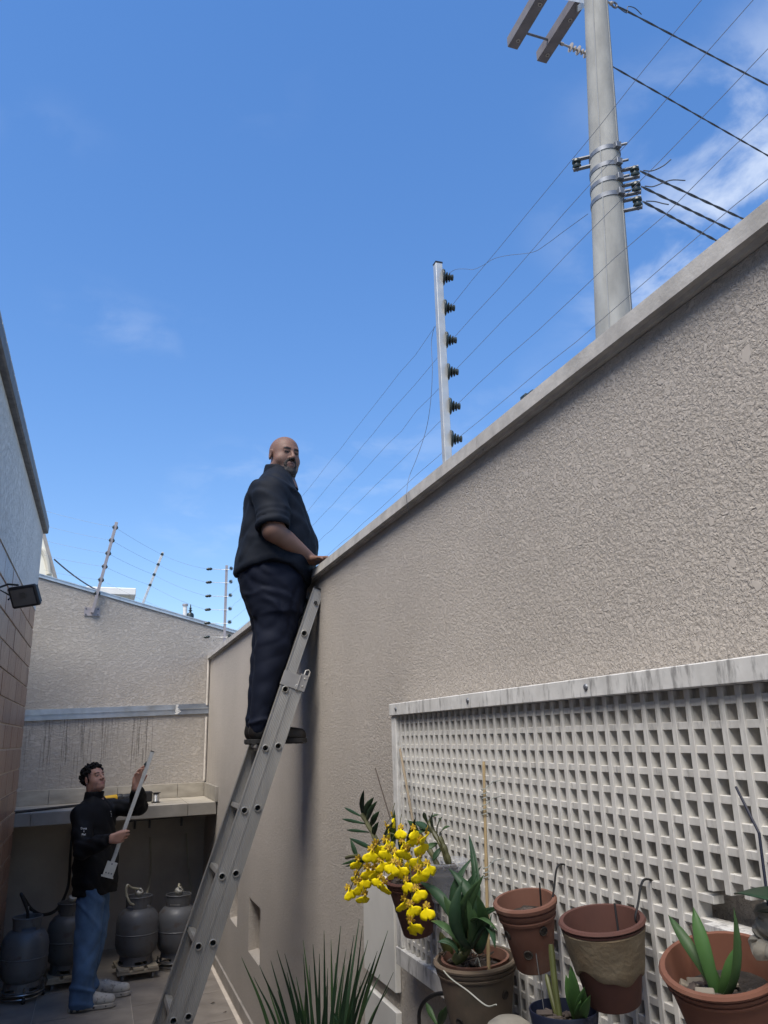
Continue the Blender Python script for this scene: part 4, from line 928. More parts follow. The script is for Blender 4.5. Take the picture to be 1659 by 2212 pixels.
def flower_mesh(v):
    rg = random.Random(v); b = MB(); S_ = 1.0
    # lip: broad two-lobed apron, narrow waist; local x right, z up, y towards the viewer (-y)
    out_ = []
    half = [(0.0030, 0.0), (0.0050, -0.004), (0.0060, -0.007), (0.0120, -0.0085), (0.0185, -0.0125), (0.0212, -0.018), (0.0200, -0.0235), (0.0150, -0.0280), (0.0090, -0.0305), (0.0040, -0.0300), (0.0012, -0.0265)]
    half = [(x_*(1+0.06*math.sin(3*k_+v)), z_*(1+0.04*math.sin(2*k_+2*v))) for k_, (x_, z_) in enumerate(half)]
    out_ = half+[(-x_*(1+0.05*math.sin(v+k_)), z_) for k_, (x_, z_) in enumerate(reversed(half))]; out_.append(out_[0])
    cen = (0, -0.015); o = len(b.v)
    def P(u, w, k=0.0): return (u, -0.0030+6.0*(u*u)-0.22*(w+0.012)+k, w)
    b.v.append(P(*cen, -0.002))
    mid = [(cen[0]+(u-cen[0])*0.6, cen[1]+(w-cen[1])*0.6) for u, w in out_]
    for u, w in mid: b.v.append(P(u, w, -0.0006))
    for i_, (u, w) in enumerate(out_): b.v.append(P(u, w, 0.0016*math.sin(i_*1.9+v)+rg.uniform(-.0006, .0006)))
    n = len(out_)
    for i in range(n-1):
        b.f.append((o, o+1+i, o+2+i)); b.f.append((o+1+i, o+1+n+i, o+2+n+i, o+2+i))
    ny = len(b.f)
    for k, (a, L_, w_) in enumerate(((0, .012, .007), (0.9, .011, .0065), (-0.9, .011, .0065), (1.75, .010, .006), (-1.75, .010, .006))):
        d = Vector((math.sin(a), 0.1, math.cos(a))); leaf_mesh(b, Vector((0, 0, 0.0)), d*L_*1.15, w_*1.15, up=(0, -1, 0), fold=0.3, n=4, shape=.6, base_w=.5)
    b.lathe([(0.0, 0.0045), (0.0028, 0.003), (0.0038, 0.0), (0.0028, -0.003), (0.0, -0.004)], 8, axis_matrix((0, -1, 0.3)), (0, -0.004, -0.001))
    me = bpy.data.meshes.new('flower'); me.from_pydata([tuple(p) for p in b.v], [], b.f); me.materials.append(M_YEL); me.materials.append(M_SPOT)
    for i, p in enumerate(me.polygons): p.material_index = 0 if i < ny else 1; p.use_smooth = True
    return me
FM_ = [flower_mesh(v) for v in range(5)]
z7 = lambda x, y: (675+x*.293, 1620+y*.293)
FL = [(650, 585), (735, 640), (540, 675), (435, 745), (610, 765), (690, 735), (785, 790), (845, 850), (780, 890), (505, 825), (405, 875), (325, 925), (330, 985), (262, 1030), (385, 1070), (500, 950), (600, 840), (690, 975), (765, 1035), (675, 1105), (720, 1150), (840, 1165), (725, 1270), (838, 615), (545, 572), (335, 815), (460, 880), (585, 885), (705, 800), (660, 685), (590, 500), (800, 680), (640, 860), (375, 950), (530, 985), (745, 590), (560, 740), (470, 700)]
stem_pts = [at(890, 1880, X=.90), at(870, 1830, X=.86), at(845, 1800, X=.83), at(810, 1830, X=.80), at(775, 1880, X=.785), at(755, 1925, X=.78)]
st1 = MB().tube(spline(stem_pts, 6), 0.0017, 5).build('flower_stem', M_CANE, p6)
MB().tube(spline([at(888, 1885, X=.90), at(880, 1850, X=.85), at(885, 1870, X=.82), at(890, 1920, X=.81), at(888, 1990, X=.81)], 6), 0.0016, 5).build('flower_stem', M_CANE, p6)
view = Vector((0.36, 0.93, 0))
fr_ = random.Random(4)
for k, (zx, zy) in enumerate(FL):
    vx, vy = z7(zx, zy); dep_ = 0.80+fr_.uniform(-.02, .03)+(0.03 if vy < 1830 else 0)
    pos = at(vx, vy-3, X=dep_)
    o = link('flower', FM_[k % 5], p6, pos-p6.location)
    o.rotation_euler = (fr_.uniform(-.35, .45), fr_.uniform(-.5, .5), -0.36+fr_.uniform(-.8, .8)+(0.9 if k in (23, 24, 30) else 0))
    s = fr_.uniform(0.88, 1.15)*1.12; o.scale = (s, s, s)
    solid(o, 0.0005)
    if k % 2 == 0:
        t = at(vx+fr_.uniform(-6, 14), vy-fr_.uniform(22, 34), X=dep_+.012)
        MB().tube(spline([pos+Vector((0, .004, .002)), pos.lerp(t, .5)+Vector((0, .006, 0)), t], 3), 0.0010, 4).build('pedicel', M_CANE, p6)
# -- 7: small dark pot on the plant stand, pale pot beside it
ST = at(1215, 2262, X=0.86)
c = at(1217, 2178, X=0.85)
p7 = thing('small_pot', c+Vector((0, 0, -0.12)), 'small dark blue plastic pot with a cut stump and new shoots at the bottom edge', 'potted plant')
clay_pot(p7, c, 0.064, 0.046, 0.115, mat('dark_blue_plastic', (0.012, 0.016, 0.035), 0.4, var=0.2), 0.0, holes=(), rim=False, wall=0.003, soil=0.22)
chips(p7, c+Vector((0, 0, -0.022)), 0.045, 34, seed=30)
q0 = c+Vector((-0.008, 0.0, -0.03))
for (x1, y1, r0, r1, mm) in ((1190, 2040, .006, .0075, M_BULB), (1180, 2105, .005, .004, M_BULB)):
    t = at(x1, y1, X=.845); MB().tube(spline([q0, q0.lerp(t, .5)+Vector((-.002, 0, 0)), t], 5), [r0*.7, r0*.8, r0, r0, r0, r0, r0, r0, r0, r0, r1*.6][:11], 8).build('stump', mm, p7, smooth=True)
MB().tube([q0+Vector((-.03, 0, 0)), at(1158, 2060, X=.85)], 0.0011, 5).build('wire_stick', M_HOOK, p7)
q1 = q0+Vector((0.03, -0.012, 0))
for (x1, y1, w) in ((1233, 2085, .022), (1262, 2132, .022), (1222, 2105, .02), (1255, 2160, .018), (1275, 2150, .016)):
    leaf(p7, q1, at(x1, y1, X=.845), w, M_LEAF2, up=(-.5, -.8, .3), bend=.08, base_w=.5)
cd = at(1100, 2212, X=0.84)
p8 = thing('pale_pot', cd+Vector((0, 0, -0.10)), 'pale rounded upturned pot cut by the bottom edge of the picture', 'pot')
MB().lathe([(0.050, -0.10), (0.056, -0.05), (0.054, -0.02), (0.044, 0.0), (0.028, 0.010), (0.0, 0.013)], 28, None, cd).build('pot', mat('pale_clay', (0.27, 0.25, 0.21), 0.85, var=0.2, vscale=14), p8, smooth=True)
# iron stand carrying the two small pots
zs_ = c.z-0.116
zs8 = cd.z-0.10
sd = thing('plant_stand', (0.85, 1.6, 0), 'black iron plant stand with a round hoop in the lower right corner', 'plant stand')
for (cc, zz_) in ((c, zs_), (cd, zs8)):
    ang = [2*PI*i/28 for i in range(28)]
    MB().tube([(cc.x+.066*math.cos(t), cc.y+.066*math.sin(t), zz_-.005) for t in ang], 0.005, 6, closed=True).build('hoop', M_HOOK, sd, smooth=True)
    for t in (0.3, 2.4, 4.5):
        MB().tube([(cc.x+.066*math.cos(t), cc.y+.066*math.sin(t), zz_-.005), (cc.x+.09*math.cos(t), cc.y+.09*math.sin(t), 0.0)], 0.006, 6).build('leg', M_HOOK, sd, smooth=True)
    MB().tube([(cc.x-.066, cc.y, zz_-.004), (cc.x+.066, cc.y, zz_-.004)], 0.004, 6).build('cross_bar', M_HOOK, sd, smooth=True)
hc = at(957, 2190, X=0.90)
arc = [at(957+52*math.cos(t), 2195-52*math.sin(t)*0.95, X=0.90) for t in np.linspace(0, PI, 20)]
hp = thing('iron_hoop_stand', Vector((hc.x, hc.y, 0)), 'black iron arched plant hoop in front of the wall below the orchid', 'plant stand')
MB().tube([Vector((arc[0].x, arc[0].y, 0.0))]+arc+[Vector((arc[-1].x, arc[-1].y, 0.0))], 0.0055, 8).build('arch', M_HOOK, hp, smooth=True)
MB().tube([at(980, 2148, X=.90), at(980, 2060, X=.94), at(982, 2042, X=1.0)], 0.005, 7).build('upright', M_HOOK, hp, smooth=True)
for (x0, y0, x1, y1, w) in ((945, 2215, 920, 2165, .016), (950, 2218, 968, 2170, .018), (948, 2218, 955, 2180, .014)):
    leaf(hp, at(x0, y0, X=.89), at(x1, y1, X=.88), w, M_LEAF, up=(-.5, -.8, .2), bend=.08)
# -- 9: plant at the right edge, on a pale driftwood mount
c = at(1668, 2020, X=0.90)
p9 = thing('mounted_orchid', c+Vector((0, 0, -0.05)), 'broad dark leaf on a pale driftwood mount at the right edge', 'orchid')
b = MB(); sp = spline([at(1650, 1968, X=.92), at(1668, 1990, X=.91), at(1648, 2020, X=.91), at(1640, 2050, X=.90), at(1690, 2062, X=.90)], 6)
b.tube(sp, [0.010+0.006*abs(math.sin(i*0.9)) for i in range(len(sp))], 9); b.v = [(x+.003*math.sin(90*z), y+.003*math.sin(110*z+1), z+.002*math.sin(120*x)) for x, y, z in b.v]
b.build('driftwood', mat('driftwood', (0.36, 0.33, 0.27), 0.85, var=0.35, vscale=30, bump=0.5, bscale=80), p9, smooth=True)
MB().tube([sp[-1], Vector((1.012, sp[-1].y, sp[-1].z+.01))], 0.004, 6).build('hanging_hook', M_HOOK, p9)
leaf(p9, at(1720, 1962, X=.88), at(1586, 1932, X=.90), .05, M_LEAFD, up=(-.2, -.5, .9), bend=.1, shape=.45)
leaf(p9, at(1700, 1975, X=.89), at(1635, 1968, X=.90), .02, M_LEAFD, up=(-.2, -.5, .9))
MB().tube([at(1668, 2020, X=.91), at(1640, 1800, X=.93), at(1590, 1700, X=.95)], 0.0022, 6).build('support_stick', mat('dark_stick', (0.012, 0.014, 0.03), 0.5), p9)
# -- 10: spiky strap-leaved plant in a tall pot at the bottom
gx, gy = 0.80, 3.05
p10 = thing('spiky_plant', (gx, gy, 0), 'clump of long dark green spiky strap leaves at the bottom edge', 'plant')
MB().lathe([(0.0, 0.0), (0.13, 0.0), (0.17, 0.42), (0.185, 0.43), (0.185, 0.47), (0.165, 0.47), (0.155, 0.40), (0.0, 0.40)], 28, None, (gx, gy, 0)).build('pot', M_WEATH, p10, smooth=True)
MB().lathe([(0.0, 0.16), (0.03, 0.15), (0.06, 0.02), (0.15, 0.0)], 18, None, (gx, gy, 0.41)).build('root_clump', M_TWIG, p10, smooth=True)
tips = [(522, 2068), (560, 2085), (598, 2052), (575, 2120), (615, 2060), (640, 2110), (655, 2060), (668, 2085), (700, 2010), (708, 2092), (736, 2000), (750, 2010), (760, 2060), (776, 1985), (783, 2000), (800, 2080), (815, 2055), (838, 2010), (812, 2065), (785, 2060), (842, 2130), (858, 2145), (690, 2110), (725, 2080), (640, 2150), (600, 2140), (770, 2100), (745, 2085), (676, 2040), (530, 2140), (884, 2160), (655, 2030), (690, 2060), (715, 2030), (730, 2110), (765, 2020), (795, 2030), (620, 2100), (585, 2075), (825, 2095), (850, 2100), (660, 2120), (705, 2130), (748, 2050), (780, 2120), (548, 2110)]
rg = random.Random(11)
for k, (x, y) in enumerate(tips):
    Y_ = gy+rg.uniform(-.22, .12); t = at(x, y, Y=Y_)
    bx = gx+(t.x-gx)*0.12+rg.gauss(0, .02); b0 = Vector((bx, gy+rg.gauss(0, .03), 0.50))
    mid = b0.lerp(t, .55)+Vector((0, 0, 0.06*abs(t.x-gx)/.3+rg.uniform(0, .03)))
    P = spline([b0, mid, t], 7); s = Vector((1, rg.uniform(-.5, .5), 0)).normalized()
    if k in (11, 21, 29): P = P[:9]+[P[8]+Vector((0.02*(i+1), 0, -0.03*(i+1))) for i in range(5)]   # snapped leaf tip
    b = MB(); rows = []
    for i, p in enumerate(P):
        f = i/(len(P)-1); w = 0.0085*(1-f**1.6)+0.0006
        rows.append(b.ring([p-s*w+Vector((0, -w*.4, 0)), p, p+s*w+Vector((0, -w*.4, 0))]))
    for A, B in zip(rows, rows[1:]): b.f += [(A[0], A[1], B[1], B[0]), (A[1], A[2], B[2], B[1])]
    solid(b.build('strap_leaf', rg.choice((M_LEAFD, M_LEAFD, M_LEAF)), p10, smooth=True), 0.001)

# ================================================================== gas bottles under the counter
M_GAS = [mat('gas_paint_a', (0.175, 0.178, 0.18), 0.45, metal=0.15, var=0.12, vscale=16, col2=(0.10, 0.075, 0.06), thr=(0.60, 0.78), bump=0.1, bscale=120, rvar=0.08),
         mat('gas_paint_b', (0.13, 0.128, 0.125), 0.5, metal=0.1, var=0.14, vscale=14, col2=(0.075, 0.055, 0.045), thr=(0.58, 0.78), bump=0.1, bscale=120, rvar=0.08),
         mat('gas_paint_c', (0.105, 0.108, 0.118), 0.5, metal=0.1, var=0.14, vscale=14, col2=(0.075, 0.055, 0.045), thr=(0.58, 0.78), bump=0.1, bscale=120, rvar=0.08)]
M_BRASS = mat('valve_brass', (0.35, 0.29, 0.18), 0.45, metal=0.7)
M_REG = mat('regulator_grey', (0.34, 0.33, 0.30), 0.5, metal=0.4)
M_HOSEB = mat('black_hose', (0.014, 0.014, 0.015), 0.5)
M_HOSEW = mat('pale_hose', (0.32, 0.30, 0.23), 0.5, var=0.1)
def gas_bottle(c, m, label, rot=0.0):
    """refillable kitchen gas bottle: domed body, weld bead, slotted collar, slotted foot ring"""
    t = thing('gas_bottle', c, label, 'gas bottle', 'gas bottles under the counter')
    c = Vector(c); R_ = 0.172; b = MB()
    b.lathe([(0.0, 0.035), (0.07, 0.038), (0.12, 0.055), (0.155, 0.095), (R_, 0.15), (R_, 0.225), (R_+0.003, 0.229), (R_+0.003, 0.233), (R_, 0.237), (R_, 0.315), (0.160, 0.365), (0.130, 0.405), (0.09, 0.424), (0.0, 0.432)], 40, None, c)
    b.build('body', m, t, smooth=True)
    def cuff(r0, r1, z0, z1, slots, name):                     # ring wall with hand slots
        k = MB(); n = 40; a0 = rot
        zs3 = (z0, z0+(z1-z0)*0.42, z1)
        for i in range(n):
            a, bb = a0+2*PI*i/n, a0+2*PI*(i+1)/n
            for lv in range(2):
                if lv == 0 and any(s <= i < s+w_ for s, w_ in slots): continue
                za, zb_ = zs3[lv], zs3[lv+1]; f = lambda z: r0+(r1-r0)*(z-z0)/(z1-z0)
                for q in (0.0, 0.004):
                    k.add([(c.x+(f(z)-q)*math.cos(an), c.y+(f(z)-q)*math.sin(an), c.z+z) for z, an in ((za, a), (za, bb), (zb_, bb), (zb_, a))], [(0, 1, 2, 3)])
        k.tube([(c.x+r1*math.cos(2*PI*i/n), c.y+r1*math.sin(2*PI*i/n), c.z+z1) for i in range(n)], 0.006, 7, closed=True)
        if name == 'foot_ring': k.tube([(c.x+r0*math.cos(2*PI*i/n), c.y+r0*math.sin(2*PI*i/n), c.z+z0+0.004) for i in range(n)], 0.005, 6, closed=True)
        bm2 = k.build(name, m, t, smooth=True); return bm2
    cuff(0.100, 0.107, 0.40, 0.505, ((2, 7), (15, 6), (28, 7)), 'collar')
    cuff(0.135, 0.128, 0.0, 0.075, ((3, 5), (13, 5), (23, 5), (33, 5)), 'foot_ring')
    v = MB().lathe([(0.018, 0.43), (0.018, 0.452), (0.011, 0.455), (0.011, 0.49), (0.0, 0.49)], 12, None, c).build('valve', M_BRASS, t, smooth=True)
    return t
def metal_stand(c, label):
    t = thing('wheeled_stand', c, label, 'stand'); c = Vector(c)
    for z, r in ((0.060, 0.160), (0.030, 0.150)): MB().tube([(c.x+r*math.cos(2*PI*i/32), c.y+r*math.sin(2*PI*i/32), z) for i in range(32)], 0.006, 7, closed=True).build('ring', mat('chrome_ring', (0.45, 0.45, 0.44), 0.3, metal=0.9), t, smooth=True)
    for a in (0.2, 1.75, 3.35, 4.9):
        p = c+Vector((.158*math.cos(a), .158*math.sin(a), 0))
        lg = MB().tube([(p.x, p.y, 0.105), (p.x, p.y, 0.028)], 0.006, 6).build('leg', MATS['chrome_ring'], t, smooth=True)
        MB().lathe([(0.0, -.011), (0.018, -.011), (0.021, -.006), (0.021, .006), (0.018, .011), (0, .011)], 14, axis_matrix((1, .3, 0)), (p.x, p.y, 0.0215)).build('caster', M_BLACKPLA, lg, smooth=True)
    return t
def wood_dolly(c, ang, label):
    t = thing('wooden_dolly', c, label, 'dolly'); c = Vector(c); R3 = Matrix.Rotation(ang, 3, 'Z')
    M_PAL = mat('pale_plank', (0.40, 0.34, 0.25), 0.8, var=0.2, vscale=10, bump=0.3, bscale=60, stretch=(1, 6, 6))
    for k in range(3): MB().cbox(c+R3 @ Vector((-.115+k*.115, 0, .087)), (.085, .33, .020), R3).build('plank', M_PAL, t, bevel=0.002)
    for s in (-1, 1): MB().cbox(c+R3 @ Vector((0, s*.13, .064)), (.33, .055, .024), R3).build('batten', M_PAL, t, bevel=0.002)
    for sx in (-1, 1):
        for sy in (-1, 1):
            p = c+R3 @ Vector((sx*.12, sy*.125, 0))
            MB().lathe([(0.0, -.010), (0.020, -.010), (0.0235, -.005), (0.0235, .005), (0.020, .010), (0, .010)], 14, axis_matrix((1, .2, 0)), (p.x, p.y, .024)).cbox((p.x+.014, p.y, .038), (.004, .02, .03)).build('caster', mat('grey_caster', (0.16, 0.16, 0.16), 0.5), t, smooth=True)
    return t
GA = [(-0.437, 7.33, 0.062), (-0.125, 7.58, 0.098), (0.405, 7.60, 0.098), (0.745, 7.74, 0.062)]
LB = ['pale grey gas bottle on a chrome ring stand beside the tiled wall', 'grey gas bottle on planks half hidden behind the standing man', 'dark gas bottle on a wooden dolly right of the standing man', 'dark gas bottle partly hidden behind the ladder']
for k, (g_, mm) in enumerate(zip(GA, (M_GAS[0], M_GAS[1], M_GAS[2], M_GAS[2]))): gas_bottle(g_, mm, LB[k], 0.5*k)
metal_stand((GA[0][0], GA[0][1], 0), 'chrome ring stand with casters under the leftmost gas bottle'); metal_stand((GA[3][0], GA[3][1], 0), 'ring stand with casters under the gas bottle behind the ladder')
wood_dolly((GA[1][0], GA[1][1], 0), 0.15, 'plank dolly under the bottle behind the standing man'); wood_dolly((GA[2][0], GA[2][1], 0), 0.12, 'plank dolly with casters under the bottle right of the man')
def hose(pts, r, m, label, reg=None):
    t = thing('gas_hose', pts[0], label, 'hose')
    MB().tube(spline(pts, 8), r, 8).build('hose', m, t, smooth=True)
    if reg is not None:
        MB().lathe([(0.0, -.022), (0.030, -.020), (0.036, -.008), (0.036, .010), (0.028, .022), (0.010, .026), (0.010, .045), (0, .046)], 16, axis_matrix((.2, -.5, .8)), reg).tube([Vector(reg)+Vector((0, 0, -.012)), Vector(reg)+Vector((0, 0, -.06))], .010, 8).build('regulator', M_REG, t, smooth=True)
    return t
v1 = Vector(GA[0])+Vector((0, 0, .49))
hose([v1+Vector((0, 0, 0)), v1+Vector((-.01, 0, .07)), at(46, 1932, Y=7.33), at(54, 1944, Y=7.36), at(70, 1966, Y=7.45), at(95, 1976, Y=7.6), at(125, 1962, Y=7.9), at(147, 1915, Y=8.2), at(152, 1850, Y=8.46), at(155, 1815, Y=8.5), at(160, 1790, Y=8.53)], 0.013, M_HOSEB, 'black hose looping from the leftmost gas bottle up the wall')
MB_ = MB().tube([v1+Vector((0, 0, -.03)), v1+Vector((-.004, 0, .09))], .008, 8).tube([v1+Vector((-.03, 0, .045)), v1+Vector((.03, 0, .045))], .006, 6)
tag(MB_.build('gas_tap', M_REG, smooth=True), 'small metal tap on the leftmost gas bottle', 'tap')
v2 = Vector(GA[1])+Vector((0, 0, .53))
hose([v2+Vector((.0, 0, .02)), v2+Vector((.004, .0, .10)), v2+Vector((-.01, .02, .17)), v2+Vector((-.004, .3, .23))], 0.009, M_HOSEW, 'short pale hose and round regulator on the bottle behind the man', v2)
v3 = Vector(GA[2])+Vector((0, 0, .53))
hose([v3+Vector((.0, 0, .03)), at(285, 1918, Y=7.55), at(275, 1912, Y=7.5), at(273, 1930, Y=7.5), at(283, 1952, Y=7.5), at(305, 1948, Y=7.6), at(320, 1920, Y=8.1), at(326, 1870, Y=8.5), at(325, 1830, Y=8.56), at(325, 1808, Y=8.58)], 0.0095, M_HOSEW, 'pale hose looping on the bottle right of the man and up the wall', v3)
v4 = Vector(GA[3])+Vector((0, 0, .53))
hose([v4+Vector((.0, 0, .03)), at(387, 1910, Y=7.8), at(392, 1918, Y=7.9), at(402, 1935, Y=8.0), at(412, 1920, Y=8.4), at(406, 1860, Y=8.6), at(403, 1800, Y=8.62)], 0.0095, M_HOSEW, 'pale hose rising from the bottle behind the ladder', v4)
pp = thing('gas_pipe', on_back(0.6, 1.12, 0.03), 'thin dark gas pipe with stubs along the wall under the counter', 'pipe')
MB().tube([on_back(0.30, 1.12, .025), on_back(0.95, 1.13, .025)], .010, 8).build('pipe', M_DARKMETAL, pp, smooth=True)
for x in (0.38, 0.52, 0.83): MB().tube([on_back(x, 1.12, .025), on_back(x, 1.04, .025)], .011, 8).build('stub', M_DARKMETAL, pp, smooth=True)

# ================================================================== things on the counter
zt_c = CT_TOP+0.001
def on_ct(x, f): return cpt(x, f, zt_c)
p = at(338, 1732, Z=zt_c+0.005)
sp_ = thing('wire_spool', (0.585, 8.42, zt_c), 'small spool of silver wire with black flanges on the counter', 'spool')
sc = Vector((0.535, 8.10, zt_c))
MB().lathe([(0.0, 0), (.040, 0), (.040, .007), (.026, .008), (.026, .016)], 20, None, sc).lathe([(.026, .074), (.026, .082), (.040, .083), (.040, .090), (0, .090)], 20, None, sc).build('flanges', M_BLACKPLA, sp_, smooth=True)
pr = [(.022, .0085)]+[(.030+.0012*(i % 2), .010+i*.0026) for i in range(25)]+[(.022, .0815)]
MB().lathe(pr, 20, None, sc).build('wire_winding', mat('bright_wire', (0.55, 0.55, 0.54), 0.35, metal=0.8), sp_, smooth=True)
sp_.location = sc; 
for ch in sp_.children:
    for vtx in ch.data.vertices: vtx.co += Vector((0.585, 8.42, zt_c))-sc
M_TOOLY = mat('tool_yellow', (0.62, 0.36, 0.02), 0.45, var=0.06); M_TOOLB = mat('tool_black', (0.02, 0.02, 0.022), 0.5, var=0.2)
tl = thing('power_tool', (0.25, 8.3, zt_c), 'yellow and black cordless power tool lying on the counter', 'power tool')
a = Vector((0.08, 8.16, zt_c+.050)); b = Vector((0.50, 8.30, zt_c+.050)); d = (b-a).normalized(); 
def seg(t0, t1, r0, r1, nm, mm):
    M = axis_matrix(d); MB().lathe([(0, t0), (r0*.9, t0), (r0, t0+.006), (r1, t1-.006), (r1*.9, t1), (0, t1)], 20, M, a).build(nm, mm, tl, smooth=True)
seg(0.0, .11, .026, .034, 'gear_housing', M_TOOLY); seg(.111, .16, .036, .038, 'collar', M_TOOLB); seg(.161, .30, .032, .036, 'grip', M_TOOLB); seg(.301, .34, .040, .042, 'tail', M_TOOLY)
Md = Matrix((d, Vector((-d.y, d.x, 0)), Vector((0, 0, 1)))).transposed()
MB().cbox(a+d*.395+Vector((0, 0, -.002)), (.10, .075, .094), Md).build('battery', M_TOOLB, tl, bevel=0.008)
MB().cbox(a+d*.347+Vector((0, 0, .0)), (.010, .07, .085), Md).build('battery_clip', M_TOOLY, tl, bevel=0.002)
r0_, r1_ = at(30, 1755, Z=zt_c+.012), at(178, 1738.5, Z=zt_c+.012)
tag(MB().tube([r0_+(r0_-r1_)*.3, r1_+(r1_-r0_)*.35], .011, 8).build('black_rod', M_TOOLB, smooth=True), 'long black rod lying along the counter behind the man', 'rod')
# dry leaves and grit on the floor
for k, (x, y) in enumerate(((433, 2120), (434, 2127), (467, 2100), (258, 2145), (455, 2168), (235, 2125), (482, 2187))):
    p = at(x, y, Z=0.004); s = random.uniform(.008, .018)
    b = MB(); leaf_mesh(b, p, p+Vector((s*2, s*random.uniform(-1, 1), .004)), s, n=4, fold=.5); o = solid(b.build('dry_leaf', M_TWIG), .0008)
    tag(o, 'tiny dry leaf scrap on the floor %s' % ('just right of the ladder foot', 'touching another scrap right of the ladder', 'near the skirting at the right', 'near the far trainer toe', 'low beside the ladder', 'between man and wooden dolly', 'lowest, beside the skirting')[k], 'leaf', 'dry leaf scraps on the floor')

# ================================================================== figures: solid modelling by distance fields
def V3(*a): return np.array(a, float)
def nv(v): return np.array([v[0], v[1], v[2]], float)
def unit(v): v = np.array(v, float); return v/np.linalg.norm(v)
def rc(p, a, b, ra, rb):
    """tapered capsule"""
    a, b = np.array(a, float), np.array(b, float); ab = b-a; t = np.clip(((p-a)@ab)/(ab@ab+1e-12), 0, 1)
    return np.linalg.norm(p-(a+t[:, None]*ab), axis=1)-(ra+(rb-ra)*t)
def chain(p, pts, rs, k=0.0):
    d = None
    for a, b, ra, rb in zip(pts, pts[1:], rs, rs[1:]):
        q = rc(p, a, b, ra, rb); d = q if d is None else (smin(d, q, k) if k else np.minimum(d, q))
    return d
def ell(p, c, r, M=None):
    q = p-np.array(c, float)
    if M is not None: q = q@M
    r = np.array(r, float); k0 = np.linalg.norm(q/r, axis=1); k1 = np.linalg.norm(q/(r*r), axis=1)+1e-9
    return k0*(k0-1)/k1
def smin(a, b, k):
    h = np.clip(0.5+0.5*(b-a)/k, 0, 1); return b*(1-h)+a*h-k*h*(1-h)
def smax(a, b, k): return -smin(-a, -b, k)
def dense(xs, *cols, n=60):
    """smooth resampling of level tables (monotone in xs)"""
    xs = np.array(xs, float); o = np.argsort(xs); xs = xs[o]; t = np.linspace(xs[0], xs[-1], n); out_ = [t]
    for c in cols:
        c = np.array(c, float)[o]; y = np.interp(t, xs, c); w = max(1, n//18); ker = np.hanning(2*w+3)[1:-1]; ker /= ker.sum()
        out_.append(np.convolve(np.pad(y, w, mode='edge') if len(ker) == 2*w+1 else y, ker, mode='valid'))
    return out_
def loft(p, tab, e=2.2, rot=None, org=(0, 0)):
    """tab = z, cx, cy, rx, ry ; rot turns the cross-sections about z"""
    z, cx, cy, rx, ry = tab; pz = p[:, 2]
    X = np.interp(pz, z, cx); Y = np.interp(pz, z, cy); A = np.interp(pz, z, rx); B = np.interp(pz, z, ry)
    dx, dy = p[:, 0]-X, p[:, 1]-Y
    if rot is not None: c, s = math.cos(rot), math.sin(rot); dx, dy = dx*c+dy*s, -dx*s+dy*c
    k = (np.abs(dx/A)**e+np.abs(dy/B)**e)**(1/e)
    d = (k-1)*np.minimum(A, B)
    return np.maximum(d, np.maximum(pz-z[-1], z[0]-pz))
class Waves:
    """smooth wrinkle noise: a sum of random plane waves"""
    def __init__(s, seed, n, freq, spread=0.5, stretch=(1, 1, 1)):
        r = np.random.default_rng(seed); d = r.normal(size=(n, 3))*np.array(stretch); d /= np.linalg.norm(d, axis=1)[:, None]
        s.k = d*(freq*(1+spread*r.uniform(-1, 1, n)))[:, None]*2*math.pi; s.ph = r.uniform(0, 6.28, n); s.n = n
    def __call__(s, p): return np.sin(p@s.k.T+s.ph).sum(1)/math.sqrt(s.n)
